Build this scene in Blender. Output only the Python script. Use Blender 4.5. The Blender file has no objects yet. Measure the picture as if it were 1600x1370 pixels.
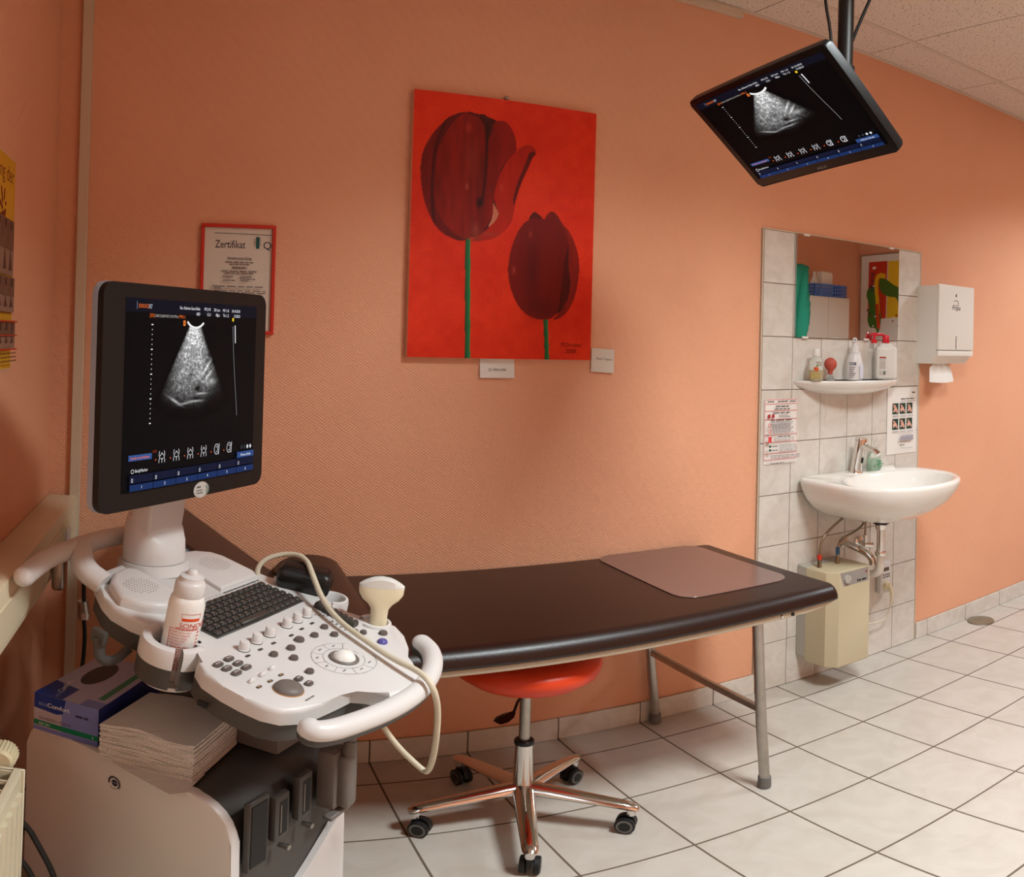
import bpy, bmesh, math, random
import numpy as np
from mathutils import Vector, Matrix, Euler

random.seed(7)
rng = np.random.default_rng(7)
SC = bpy.context.scene
COL = SC.collection
PI = math.pi
R = math.radians

# ------------------------------------------------------------------ camera
# The photograph is a stitched spherical panorama (straight edges bow), so
# the camera is an equirectangular one. World: x along the back wall, y = 0
# is the back wall (room at y < 0), z up, metres.
CAM_POS = (-1.7325, -2.2986, 1.3527)
CAM_YAW, CAM_PITCH, CAM_ROLL = 0.3892, 0.0114, 0.0258
FPX = 1264.66                       # pixels per radian of the 1600 x 1370 frame
cam = bpy.data.cameras.new('camera')
camo = bpy.data.objects.new('camera', cam)
COL.objects.link(camo)
cam.type = 'PANO'
cam.panorama_type = 'EQUIRECTANGULAR'
cam.longitude_min, cam.longitude_max = -800 / FPX, 800 / FPX
cam.latitude_max, cam.latitude_min = 521.76 / FPX, (521.76 - 1370) / FPX
cam.clip_start = 0.02
fw = Vector((math.sin(CAM_YAW) * math.cos(CAM_PITCH), math.cos(CAM_YAW) * math.cos(CAM_PITCH), math.sin(CAM_PITCH)))
rt = Vector((math.cos(CAM_YAW), -math.sin(CAM_YAW), 0))
up = rt.cross(fw)
r2 = math.cos(CAM_ROLL) * rt + math.sin(CAM_ROLL) * up
u2 = -math.sin(CAM_ROLL) * rt + math.cos(CAM_ROLL) * up
camo.matrix_world = Matrix(((r2.x, u2.x, -fw.x, CAM_POS[0]), (r2.y, u2.y, -fw.y, CAM_POS[1]), (r2.z, u2.z, -fw.z, CAM_POS[2]), (0, 0, 0, 1)))
SC.camera = camo

# ------------------------------------------------------------------ light
SC.view_settings.view_transform = 'Standard'
SC.view_settings.look = 'None'
SC.view_settings.gamma = 1.0
SC.view_settings.use_curve_mapping = False
SC.view_settings.exposure = 0.0
world = bpy.data.worlds.new('world'); SC.world = world
world.use_nodes = True
bg = world.node_tree.nodes['Background']
bg.inputs[0].default_value = (0.62, 0.78, 1.0, 1); bg.inputs[1].default_value = 0.6
def area(name, loc, rot, sx, sy, power, color, spread=180):
    l = bpy.data.lights.new(name, 'AREA'); l.shape = 'RECTANGLE'; l.size = sx; l.size_y = sy
    l.energy = power; l.color = color; l.spread = R(spread)
    o = bpy.data.objects.new(name, l); COL.objects.link(o)
    o.location = loc; o.rotation_euler = rot
    return o
# two recessed luminaires in the ceiling grid and the daylight of the window in the left wall
LAMPS = [(2.30, -1.1845), (-.20, -1.8095)]
area('lamp_light', (2.30, -1.1845, 2.632), (0, 0, 0), .46, .46, 35, (.80, .96, 1.06), 136)
area('lamp_light', (-.20, -1.8095, 2.632), (0, 0, 0), .54, .54, 58, (.86, .97, 1.0), 136)
area('window_light', (-2.26, -2.05, 1.55), (0, R(-90), 0), 1.1, 1.3, 12, (.78, .88, 1.0), 170)

# ------------------------------------------------------------------ helpers
def lin(c):
    return tuple(((v / 255) / 12.92 if v / 255 <= .04045 else ((v / 255 + .055) / 1.055) ** 2.4) for v in c[:3])

MATS = {}
def mat(name, color, rough=.5, metal=0, spec=.5, coat=0, var=0, vscale=6, bump=0, bscale=200, trans=0, emis=0, alpha=1, ior=1.45):
    m = bpy.data.materials.new(name); m.use_nodes = True
    nt = m.node_tree; b = nt.nodes['Principled BSDF']
    c = lin(color) + (1,)
    b.inputs['Base Color'].default_value = c
    b.inputs['Roughness'].default_value = rough; b.inputs['Metallic'].default_value = metal
    b.inputs['Specular IOR Level'].default_value = spec; b.inputs['Coat Weight'].default_value = coat
    b.inputs['Coat Roughness'].default_value = .1
    b.inputs['Transmission Weight'].default_value = trans; b.inputs['IOR'].default_value = ior
    b.inputs['Alpha'].default_value = alpha
    if emis:
        b.inputs['Emission Color'].default_value = c; b.inputs['Emission Strength'].default_value = emis
    tc = None
    if var or bump:
        tc = nt.nodes.new('ShaderNodeTexCoord')
    if var:
        n = nt.nodes.new('ShaderNodeTexNoise'); n.inputs['Scale'].default_value = vscale; n.inputs['Detail'].default_value = 5
        nt.links.new(tc.outputs['Object'], n.inputs['Vector'])
        r = nt.nodes.new('ShaderNodeMapRange'); r.inputs[1].default_value = .3; r.inputs[2].default_value = .7
        r.inputs[3].default_value = 1 - var; r.inputs[4].default_value = 1 + var * .4
        nt.links.new(n.outputs[0], r.inputs[0])
        x = nt.nodes.new('ShaderNodeMix'); x.data_type = 'RGBA'; x.blend_type = 'MULTIPLY'; x.inputs[0].default_value = 1
        x.inputs[6].default_value = c; nt.links.new(r.outputs[0], x.inputs[7]); nt.links.new(x.outputs[2], b.inputs['Base Color'])
    if bump:
        n = nt.nodes.new('ShaderNodeTexNoise'); n.inputs['Scale'].default_value = bscale
        nt.links.new(tc.outputs['Object'], n.inputs['Vector'])
        k = nt.nodes.new('ShaderNodeBump'); k.inputs['Strength'].default_value = bump; k.inputs['Distance'].default_value = .002
        nt.links.new(n.outputs[0], k.inputs['Height']); nt.links.new(k.outputs[0], b.inputs['Normal'])
    MATS[name] = m
    return m

def attr_mat(name, rough=.5, emis=0, noise=0, nscale=400):
    m = bpy.data.materials.new(name); m.use_nodes = True; nt = m.node_tree; b = nt.nodes['Principled BSDF']
    a = nt.nodes.new('ShaderNodeAttribute'); a.attribute_name = 'Col'
    b.inputs['Roughness'].default_value = rough; b.inputs['Specular IOR Level'].default_value = .2
    src = a.outputs['Color']
    if noise:
        tc = nt.nodes.new('ShaderNodeTexCoord'); n = nt.nodes.new('ShaderNodeTexNoise'); n.inputs['Scale'].default_value = nscale
        n.inputs['Detail'].default_value = 3
        nt.links.new(tc.outputs['Object'], n.inputs['Vector'])
        r = nt.nodes.new('ShaderNodeMapRange'); r.inputs[1].default_value = .3; r.inputs[2].default_value = .7
        r.inputs[3].default_value = 1 - noise; r.inputs[4].default_value = 1 + noise
        nt.links.new(n.outputs[0], r.inputs[0])
        x = nt.nodes.new('ShaderNodeMix'); x.data_type = 'RGBA'; x.blend_type = 'MULTIPLY'; x.inputs[0].default_value = 1
        nt.links.new(src, x.inputs[6]); nt.links.new(r.outputs[0], x.inputs[7]); src = x.outputs[2]
    if emis:
        b.inputs['Base Color'].default_value = (.004, .004, .005, 1)
        b.inputs['Roughness'].default_value = .3; b.inputs['Specular IOR Level'].default_value = .05
        nt.links.new(src, b.inputs['Emission Color']); b.inputs['Emission Strength'].default_value = emis
    else:
        nt.links.new(src, b.inputs['Base Color'])
    MATS[name] = m
    return m

def V(*a): return Vector(a)

class MB:
    """collects shapes into one mesh"""
    def __init__(s): s.bm = bmesh.new(); s.mi = 0
    def _new(s, vs):
        fs = set()
        for v in vs:
            for f in v.link_faces: fs.add(f)
        for f in fs: f.material_index = s.mi
        return vs
    def box(s, c, d, bev=0, seg=2, rot=None, taper=None):
        r = bmesh.ops.create_cube(s.bm, size=1); vs = r['verts']
        for v in vs:
            v.co = Vector((v.co.x * d[0], v.co.y * d[1], v.co.z * d[2]))
            if taper and v.co.z > 0: v.co.x *= taper; v.co.y *= taper
        if bev:
            es = list({e for v in vs for e in v.link_edges})
            g = bmesh.ops.bevel(s.bm, geom=es, offset=bev, segments=seg, profile=.5, affect='EDGES')
            vs = list({v for f in g['faces'] for v in f.verts} | {v for v in vs if v.is_valid})
            vs = list({w for v in vs for f in v.link_faces for w in f.verts} | set(vs))
        M = Matrix.Translation(Vector(c)) @ (Euler(rot).to_matrix().to_4x4() if rot else Matrix())
        for v in vs: v.co = M @ v.co
        s._new(vs); return s
    def loft(s, rings, closed=True, cap=True, flip=False):
        R_ = [[s.bm.verts.new(p) for p in r] for r in rings]; n = len(R_[0]); fs = []
        for a, b in zip(R_, R_[1:]):
            for i in range(n if closed else n - 1):
                j = (i + 1) % n
                q = (a[i], a[j], b[j], b[i])
                fs.append(s.bm.faces.new(q[::-1] if flip else q))
        if cap and closed:
            fs.append(s.bm.faces.new(R_[0] if flip else R_[0][::-1])); fs.append(s.bm.faces.new(R_[-1][::-1] if flip else R_[-1]))
        for f in fs: f.material_index = s.mi
        return s
    def cyl(s, p0, p1, r0, r1=None, n=20, cap=True):
        return s.tube([p0, p1], [r0, r0 if r1 is None else r1], n, cap=cap)
    def tube(s, path, r, n=10, cap=True, sq=None):
        P = [Vector(p) for p in path]; m = len(P)
        rr = r if isinstance(r, (list, tuple)) else [r] * m
        T = []
        for i in range(m):
            t = (P[min(i + 1, m - 1)] - P[max(i - 1, 0)]); T.append(t.normalized())
        ref = Vector((0, 0, 1)) if abs(T[0].z) < .9 else Vector((1, 0, 0))
        x = T[0].cross(ref).normalized(); rings = []
        for i in range(m):
            x = (x - T[i] * x.dot(T[i])).normalized(); y = T[i].cross(x)
            ax, ay = sq if sq else (1, 1)
            rings.append([P[i] + (x * math.cos(2 * PI * k / n) * ax + y * math.sin(2 * PI * k / n) * ay) * rr[i] for k in range(n)])
        return s.loft(rings, cap=cap)
    def lathe(s, prof, n=32, c=(0, 0, 0), a0=0, a1=2 * PI, M=None):
        full = abs(a1 - a0 - 2 * PI) < 1e-6; k = n if full else n + 1
        rings = []
        for r_, z in prof:
            ring = [Vector((c[0] + r_ * math.cos(a0 + (a1 - a0) * i / n), c[1] + r_ * math.sin(a0 + (a1 - a0) * i / n), c[2] + z)) for i in range(k)]
            rings.append([M @ p for p in ring] if M else ring)
        s.loft(rings, closed=full, cap=full and prof[0][0] > 1e-5 and prof[-1][0] > 1e-5)
        return s
    def prism(s, poly, z0, z1, bev=0, seg=3, M=None, both=False):
        vs = [s.bm.verts.new((p[0], p[1], z0)) for p in poly]
        wt = [s.bm.verts.new((p[0], p[1], z1)) for p in poly]
        n = len(poly); fs = [s.bm.faces.new(vs[::-1]), s.bm.faces.new(wt)]
        for i in range(n): fs.append(s.bm.faces.new((vs[i], vs[(i + 1) % n], wt[(i + 1) % n], wt[i])))
        allv = set(vs) | set(wt)
        if bev:
            es = [e for e in fs[1].edges] + ([e for e in fs[0].edges] if both else [])
            g = bmesh.ops.bevel(s.bm, geom=es, offset=bev, segments=seg, profile=.5, affect='EDGES', clamp_overlap=True)
            allv = {v for v in allv if v.is_valid} | {v for f in g['faces'] for v in f.verts}
            allv = allv | {w for v in allv for f in v.link_faces for w in f.verts}
        if M:
            for v in allv: v.co = M @ v.co
        s._new(list(allv)); return s
    def sphere(s, c, r, u=20, v=12):
        g = bmesh.ops.create_uvsphere(s.bm, u_segments=u, v_segments=v, radius=1); rr = r if isinstance(r, (tuple, list)) else (r, r, r)
        for w in g['verts']: w.co = Vector((w.co.x * rr[0] + c[0], w.co.y * rr[1] + c[1], w.co.z * rr[2] + c[2]))
        s._new(g['verts']); return s
    def make(s, name, m, parent=None, loc=(0, 0, 0), rot=(0, 0, 0), smooth=40, fix=True):
        if fix: bmesh.ops.recalc_face_normals(s.bm, faces=s.bm.faces)
        me = bpy.data.meshes.new(name); s.bm.to_mesh(me); s.bm.free()
        for k in (m if isinstance(m, (list, tuple)) else [m]): me.materials.append(MATS[k])
        if smooth:
            me.polygons.foreach_set('use_smooth', [True] * len(me.polygons)); me.set_sharp_from_angle(angle=R(smooth))
        return put(name, me, parent, loc, rot)

def put(name, me, parent=None, loc=(0, 0, 0), rot=(0, 0, 0)):
    o = bpy.data.objects.new(name, me); COL.objects.link(o)
    o.location = loc; o.rotation_euler = rot
    if parent: o.parent = parent
    return o

def tag(o, label, cat, group=None):
    o['label'] = label; o['category'] = cat
    if group: o['group'] = group
    return o
def struct(o): o['kind'] = 'structure'; return o
def thing(name, label, cat, loc=(0, 0, 0), rot=(0, 0, 0), group=None):
    return tag(put(name, None, None, loc, rot), label, cat, group)

TXT = {}
def text_geo(s):
    if s not in TXT:
        t = bpy.data.curves.new('t', 'FONT'); t.body = s; t.resolution_u = 3
        o = bpy.data.objects.new('t', t); me = bpy.data.meshes.new_from_object(o)
        vs = [(v.co.x, v.co.y) for v in me.vertices]; fs = [tuple(p.vertices) for p in me.polygons]
        bpy.data.objects.remove(o); bpy.data.curves.remove(t); bpy.data.meshes.remove(me)
        w = max([v[0] for v in vs] or [0])
        TXT[s] = (vs, fs, w)
    return TXT[s]

class Print:
    """flat print: coloured polygons and lettering in a plane (a, b), built as one mesh"""
    def __init__(s): s.v = []; s.f = []; s.c = []; s.n = 0
    def poly(s, pts, col, lay=None):
        s.n += 1; z = (s.n if lay is None else lay); i = len(s.v)
        s.v += [(p[0], p[1], z) for p in pts]; s.f.append(tuple(range(i, i + len(pts)))); s.c.append(lin(col)); return s
    def rect(s, a0, b0, a1, b1, col, lay=None, seg=1):
        for k in range(seg):
            x0 = a0 + (a1 - a0) * k / seg; x1 = a0 + (a1 - a0) * (k + 1) / seg
            s.poly([(x0, b0), (x1, b0), (x1, b1), (x0, b1)], col, lay if lay is not None or seg == 1 else s.n)
        return s
    def disc(s, a, b, r, col, n=20, ry=None, lay=None):
        return s.poly([(a + r * math.cos(2 * PI * k / n), b + (ry or r) * math.sin(2 * PI * k / n)) for k in range(n)], col, lay)
    def line(s, pts, w, col, lay=None):
        if lay is None: s.n += 1; lay = s.n
        for p, q in zip(pts, pts[1:]):
            d = Vector((q[0] - p[0], q[1] - p[1])); 
            if d.length < 1e-9: continue
            lay += .03; d.normalize(); nx, ny = -d.y * w / 2, d.x * w / 2; ex, ey = d.x * w * .3, d.y * w * .3
            s.poly([(p[0] + nx - ex, p[1] + ny - ey), (p[0] - nx - ex, p[1] - ny - ey), (q[0] - nx + ex, q[1] - ny + ey), (q[0] + nx + ex, q[1] + ny + ey)], col, lay)
        return s
    def text(s, t, a, b, size, col, align='l', width=None, shear=0):
        vs, fs, w = text_geo(t); s.n += 1; kx = size
        if width: kx = width / max(w, 1e-6)
        ox = a - {'l': 0, 'c': .5, 'r': 1}[align] * w * kx; i = len(s.v)
        s.v += [(ox + (x + shear * y) * kx, b + y * size, s.n) for x, y in vs]
        for f in fs: s.f.append(tuple(i + k for k in f)); s.c.append(lin(col))
        return s
    def scribble(s, a0, a1, b, h, col, words=6):
        """a line of print too small to read"""
        x = a0; L = a1 - a0; s.n += 1; lay = s.n
        while x < a1 - L * .02:
            w = min(L / words * random.uniform(.5, 1.3), a1 - x); s.rect(x, b, x + w, b + h, col, lay); x += w + L / words * .18
        return s
    def build(s, name, m, parent, fn=None, o=None, ax=None, ay=None, step=.00012, loc=(0, 0, 0), rot=(0, 0, 0)):
        if fn is None:
            O, X, Y = Vector(o), Vector(ax).normalized(), Vector(ay).normalized(); N = X.cross(Y)
            fn = lambda a, b, n: O + X * a + Y * b + N * n
        me = bpy.data.meshes.new(name)
        me.from_pydata([tuple(fn(a, b, .0004 + z * step)) for a, b, z in s.v], [], s.f)
        at = me.color_attributes.new('Col', 'FLOAT_COLOR', 'CORNER'); k = 0
        buf = []
        for f, c in zip(s.f, s.c): buf += [c[0], c[1], c[2], 1] * len(f)
        at.data.foreach_set('color', buf)
        me.materials.append(MATS[m])
        return put(name, me, parent, loc, rot)

def grid_print(name, m, parent, W, H, nx, ny, colfn, o, ax, ay, mask=None):
    """flat artwork as a fine coloured grid; colfn(X, Y) -> (ny, nx, 3) linear"""
    xs = np.linspace(0, W, nx); ys = np.linspace(0, H, ny); X, Y = np.meshgrid(xs, ys)
    C = colfn(X, Y)
    O, A, Bv = np.array(o), np.array(ax), np.array(ay)
    P = O + X[..., None] * A + Y[..., None] * Bv
    idx = np.arange(nx * ny).reshape(ny, nx)
    F = np.stack([idx[:-1, :-1], idx[:-1, 1:], idx[1:, 1:], idx[1:, :-1]], -1).reshape(-1, 4)
    me = bpy.data.meshes.new(name)
    me.vertices.add(nx * ny); me.vertices.foreach_set('co', P.reshape(-1).astype(np.float32))
    me.loops.add(len(F) * 4); me.loops.foreach_set('vertex_index', F.reshape(-1).astype(np.int32))
    me.polygons.add(len(F)); me.polygons.foreach_set('loop_start', (np.arange(len(F)) * 4).astype(np.int32))
    me.update(calc_edges=True)
    at = me.color_attributes.new('Col', 'FLOAT_COLOR', 'POINT')
    rgba = np.concatenate([C, np.ones(C.shape[:2] + (1,))], -1)
    at.data.foreach_set('color', rgba.reshape(-1).astype(np.float32))
    me.materials.append(MATS[m])
    return put(name, me, parent)

def inpoly(X, Y, pts):
    r = np.zeros(X.shape, bool); n = len(pts)
    for i in range(n):
        x0, y0 = pts[i]; x1, y1 = pts[(i + 1) % n]
        if y0 == y1: continue
        c = ((y0 > Y) != (y1 > Y)) & (X < (x1 - x0) * (Y - y0) / (y1 - y0) + x0)
        r ^= c
    return r
def smoothpts(p, it=2, closed=True):
    p = [tuple(q) for q in p]
    for _ in range(it):
        q = []; n = len(p)
        for i in range(n if closed else n - 1):
            a, b = p[i], p[(i + 1) % n]
            q += [tuple(.75 * x + .25 * y for x, y in zip(a, b)), tuple(.25 * x + .75 * y for x, y in zip(a, b))]
        p = ([p[0]] + q + [p[-1]]) if not closed else q
    return p
def vnoise(X, Y, f, seed=0):
    g = np.random.default_rng(seed).random((64, 64)); x = X * f; y = Y * f
    i = np.floor(x).astype(int); j = np.floor(y).astype(int); u = x - i; v = y - j; u = u * u * (3 - 2 * u); v = v * v * (3 - 2 * v)
    G = lambda a, b: g[b % 64, a % 64]
    return (G(i, j) * (1 - u) + G(i + 1, j) * u) * (1 - v) + (G(i, j + 1) * (1 - u) + G(i + 1, j + 1) * u) * v

# ------------------------------------------------------------------ materials
mat('white_plastic', (212, 208, 205), .38)
mat('white_gloss', (235, 232, 226), .12, coat=.4)
mat('white_metal', (226, 220, 210), .35)
mat('cream_plastic', (216, 203, 168), .42)
mat('cream_metal', (214, 205, 178), .38)
mat('grey_dark', (70, 66, 62), .5)
mat('grey_key', (62, 58, 54), .45)
mat('grey_button', (92, 84, 80), .35)
mat('grey_mid', (110, 102, 96), .5)
mat('grey_back', (150, 145, 135), .5)
mat('black_plastic', (18, 17, 17), .38)
mat('black_soft', (14, 14, 14), .6)
mat('bezel', (26, 21, 19), .5, spec=.3)
mat('bezel_gloss', (12, 10, 10), .36, spec=.3)
mat('rail_beige', (176, 160, 138), .5)
mat('silver_plastic', (150, 160, 172), .35)
mat('cable_black', (20, 18, 16), .5)
mat('cable_cream', (205, 195, 172), .5)
mat('chrome', (225, 222, 218), .10, metal=1)
mat('steel', (178, 172, 164), .36, metal=1, var=.12, vscale=30)
mat('brass_grey', (150, 138, 120), .3, metal=1)
mat('rubber_grey', (105, 102, 98), .7)
mat('leather', (34, 15, 9), .36, spec=.42, bump=.12, bscale=260)
mat('red_vinyl', (214, 62, 22), .4)
mat('orange_frame', (200, 42, 24), .4)
mat('paper', (226, 220, 212), .8)
mat('paper_warm', (212, 202, 188), .85)
mat('towel_paper', (216, 212, 208), .9)
mat('canvas_edge', (226, 170, 140), .8)
mat('ceramic', (232, 226, 218), .07, coat=.6)
mat('heater_cream', (194, 181, 150), .35)
mat('heater_grey', (176, 170, 160), .5)
mat('probe_cream', (222, 210, 178), .35)
mat('red_cap', (200, 24, 38), .35)
mat('rubber_red', (176, 74, 58), .6)
mat('glass_clear', (240, 245, 240), .03, trans=1, ior=1.3)
mat('gel_yellow', (232, 205, 110), .12, trans=.75, ior=1.33)
mat('soap_green', (170, 225, 190), .12, trans=.7, ior=1.33)
mat('clear_plastic', (238, 240, 232), .12, trans=.8, ior=1.25)
mat('milky_plastic', (228, 224, 216), .25, trans=.15, ior=1.3)
mat('mirror', (236, 238, 236), .015, metal=1)
mat('glove_box', (150, 152, 186), .5)
mat('blue_plastic', (58, 112, 196), .35)
mat('cloth_green', (36, 140, 112), .9)
mat('floor_disc', (132, 118, 98), .45, metal=.3, var=.15, vscale=40)
mat('lamp_panel', (255, 244, 226), .5, emis=6)
mat('grout', (98, 84, 70), .9, var=.1, vscale=10)
mat('grout_light', (160, 146, 132), .9)
mat('trim_pale', (206, 186, 160), .5)
mat('trunk_cream', (222, 208, 178), .45)
attr_mat('print', .6)
attr_mat('print_gloss', .3)
attr_mat('paint_art', .5, noise=.06, nscale=120)
attr_mat('screen_print', emis=1.0)
attr_mat('screen_fan', emis=1.0, noise=.55, nscale=420)

def wall_material():
    m = bpy.data.materials.new('wallpaper'); m.use_nodes = True; nt = m.node_tree; b = nt.nodes['Principled BSDF']; L = nt.links
    b.inputs['Roughness'].default_value = .62; b.inputs['Specular IOR Level'].default_value = .35
    tc = nt.nodes.new('ShaderNodeTexCoord'); sep = nt.nodes.new('ShaderNodeSeparateXYZ'); L.new(tc.outputs['Object'], sep.inputs[0])
    def math_(op, a, bb=None):
        n = nt.nodes.new('ShaderNodeMath'); n.operation = op
        for i, x in enumerate((a, bb)):
            if x is None: continue
            if isinstance(x, (int, float)): n.inputs[i].default_value = x
            else: L.new(x, n.inputs[i])
        return n.outputs[0]
    s = math_('ADD', sep.outputs['X'], sep.outputs['Y'])
    wx = math_('SINE', math_('MULTIPLY', s, 2 * PI / .0115)); wz = math_('SINE', math_('MULTIPLY', sep.outputs['Z'], 2 * PI / .0085))
    dg = math_('SINE', math_('MULTIPLY', math_('ADD', s, math_('MULTIPLY', sep.outputs['Z'], 1.6)), 2 * PI / .016))
    n = nt.nodes.new('ShaderNodeTexNoise'); n.inputs['Scale'].default_value = 70; L.new(tc.outputs['Object'], n.inputs['Vector'])
    h = math_('ADD', math_('ADD', math_('MULTIPLY', wx, wz), math_('MULTIPLY', dg, .3)), math_('MULTIPLY', n.outputs[0], 1.5))
    k = nt.nodes.new('ShaderNodeBump'); k.inputs['Strength'].default_value = .45; k.inputs['Distance'].default_value = .0012
    L.new(h, k.inputs['Height']); L.new(k.outputs[0], b.inputs['Normal'])
    n2 = nt.nodes.new('ShaderNodeTexNoise'); n2.inputs['Scale'].default_value = 2.2; n2.inputs['Detail'].default_value = 4; L.new(tc.outputs['Object'], n2.inputs['Vector'])
    cr = nt.nodes.new('ShaderNodeValToRGB'); cr.color_ramp.elements[0].position = .3; cr.color_ramp.elements[1].position = .7
    cr.color_ramp.elements[0].color = lin((225, 162, 127)) + (1,); cr.color_ramp.elements[1].color = lin((230, 168, 133)) + (1,)
    L.new(n2.outputs[0], cr.inputs[0]); L.new(cr.outputs[0], b.inputs['Base Color'])
    MATS['wallpaper'] = m
wall_material()

def tile_material(name, c0, c1, rough, scale, coat=0):
    m = bpy.data.materials.new(name); m.use_nodes = True; nt = m.node_tree; b = nt.nodes['Principled BSDF']; L = nt.links
    oi = nt.nodes.new('ShaderNodeObjectInfo'); tc = nt.nodes.new('ShaderNodeTexCoord')
    add = nt.nodes.new('ShaderNodeVectorMath'); add.operation = 'MULTIPLY_ADD'
    L.new(oi.outputs['Location'], add.inputs[0]); add.inputs[1].default_value = (7.1, 5.3, 9.7); L.new(tc.outputs['Object'], add.inputs[2])
    n = nt.nodes.new('ShaderNodeTexNoise'); n.inputs['Scale'].default_value = scale; n.inputs['Detail'].default_value = 6; n.inputs['Distortion'].default_value = 1.2
    L.new(add.outputs[0], n.inputs['Vector'])
    cr = nt.nodes.new('ShaderNodeValToRGB'); cr.color_ramp.elements[0].position = .35; cr.color_ramp.elements[1].position = .62
    cr.color_ramp.elements[0].color = lin(c0) + (1,); cr.color_ramp.elements[1].color = lin(c1) + (1,)
    L.new(n.outputs[0], cr.inputs[0]); L.new(cr.outputs[0], b.inputs['Base Color'])
    b.inputs['Roughness'].default_value = rough; b.inputs['Coat Weight'].default_value = coat
    MATS[name] = m
tile_material('floor_tile', (182, 172, 161), (190, 181, 171), .30, 9)
tile_material('wall_tile', (203, 194, 183), (213, 205, 195), .22, 14)

def ceiling_material():
    m = bpy.data.materials.new('ceiling_board'); m.use_nodes = True; nt = m.node_tree; b = nt.nodes['Principled BSDF']; L = nt.links
    b.inputs['Roughness'].default_value = .95; b.inputs['Specular IOR Level'].default_value = .1
    oi = nt.nodes.new('ShaderNodeObjectInfo'); tc = nt.nodes.new('ShaderNodeTexCoord')
    add = nt.nodes.new('ShaderNodeVectorMath'); add.operation = 'MULTIPLY_ADD'
    L.new(oi.outputs['Location'], add.inputs[0]); add.inputs[1].default_value = (3.1, 4.3, 1); L.new(tc.outputs['Object'], add.inputs[2])
    n = nt.nodes.new('ShaderNodeTexNoise'); n.inputs['Scale'].default_value = 110; n.inputs['Detail'].default_value = 3; L.new(add.outputs[0], n.inputs['Vector'])
    cr = nt.nodes.new('ShaderNodeValToRGB'); cr.color_ramp.elements[0].position = .32; cr.color_ramp.elements[1].position = .40
    cr.color_ramp.elements[0].color = lin((132, 108, 90)) + (1,); cr.color_ramp.elements[1].color = lin((222, 206, 190)) + (1,)
    L.new(n.outputs[0], cr.inputs[0]); L.new(cr.outputs[0], b.inputs['Base Color'])
    k = nt.nodes.new('ShaderNodeBump'); k.inputs['Strength'].default_value = .5; k.inputs['Distance'].default_value = .002
    L.new(n.outputs[0], k.inputs['Height']); L.new(k.outputs[0], b.inputs['Normal'])
    MATS['ceiling_board'] = m
ceiling_material()
def emboss(m, pitch):
    nt = m.node_tree; b = nt.nodes['Principled BSDF']; tc = nt.nodes.new('ShaderNodeTexCoord'); w = nt.nodes.new('ShaderNodeTexWave')
    w.inputs['Scale'].default_value = 1 / pitch / 3.2; w.bands_direction = 'DIAGONAL'; nt.links.new(tc.outputs['Object'], w.inputs['Vector'])
    k = nt.nodes.new('ShaderNodeBump'); k.inputs['Strength'].default_value = .8; k.inputs['Distance'].default_value = .0015
    nt.links.new(w.outputs['Fac'], k.inputs['Height']); nt.links.new(k.outputs[0], b.inputs['Normal'])
emboss(MATS['towel_paper'], .0045)
mat('ceiling_tee', (206, 190, 172), .6)
mat('ceiling_dark', (60, 50, 44), .9)
# ------------------------------------------------------------------ the room
XL, XR, YF, H = -2.145, 3.98, -3.10, 2.645
b = MB(); b.box(((XL + XR) / 2, YF / 2, -.0503), (XR - XL + .3, -YF + .3, .1)); floor = struct(b.make('floor', 'grout', smooth=0))
tile_meshes = {}
def tile_mesh(name, w, d, th, m, bev=.0006):
    key = (name, round(w, 4), round(d, 4))
    if key not in tile_meshes:
        b = MB(); b.box((0, 0, 0), (w, d, th), bev, 1)
        bm = b.bm; bmesh.ops.recalc_face_normals(bm, faces=bm.faces)
        me = bpy.data.meshes.new(name); bm.to_mesh(me); bm.free(); me.materials.append(MATS[m]); tile_meshes[key] = me
    return tile_meshes[key]
J = .0055
xs = [XL] + [.3 * k for k in range(-7, 14)] + [XR]
ys = [0, -.149] + [-.149 - .3 * k for k in range(1, 10)] + [YF]
for i in range(len(xs) - 1):
    for j in range(len(ys) - 1):
        w, d = xs[i + 1] - xs[i] - J, ys[j] - ys[j + 1] - J
        if w < .02 or d < .02: continue
        put('floor_tile', tile_mesh('floor_tile', w, d, .007, 'floor_tile'), floor, ((xs[i] + xs[i + 1]) / 2, (ys[j] + ys[j + 1]) / 2, -.0035 + random.uniform(-.0002, .0002)))

# ceiling: mineral boards on long tees, thin joints between boards
b = MB(); b.box(((XL + XR) / 2, YF / 2, H + .09), (XR - XL + .3, -YF + .3, .1)); ceiling = struct(b.make('ceiling', 'ceiling_dark', smooth=0))
cx = [XL] + [.113 + .625 * k for k in range(-3, 7)] + [XR]
cy = [0, -.247] + [-.247 - .625 * k for k in range(1, 5)] + [YF]
for i in range(len(cx) - 1):
    for j in range(len(cy) - 1):
        w, d = cx[i + 1] - cx[i] - .005, cy[j] - cy[j + 1] - .012
        mx, my = (cx[i] + cx[i + 1]) / 2, (cy[j] + cy[j + 1]) / 2
        if w < .02 or d < .02 or any(abs(mx - lx) < .2 and abs(my - ly) < .2 for lx, ly in LAMPS): continue
        put('ceiling_board', tile_mesh('ceiling_board', w, d, .018, 'ceiling_board', .001), ceiling, (mx, my, H + .0105))
for y in cy[1:-1]:
    b = MB(); b.box(((XL + XR) / 2, y, H), (XR - XL - .002, .024, .003)); b.make('ceiling_tee', 'ceiling_tee', ceiling, smooth=0)
b = MB(); b.box(((XL + XR) / 2, -.010, H - .001), (XR - XL - .002, .02, .004)); b.make('wall_angle', 'ceiling_tee', ceiling, smooth=0)
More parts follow.
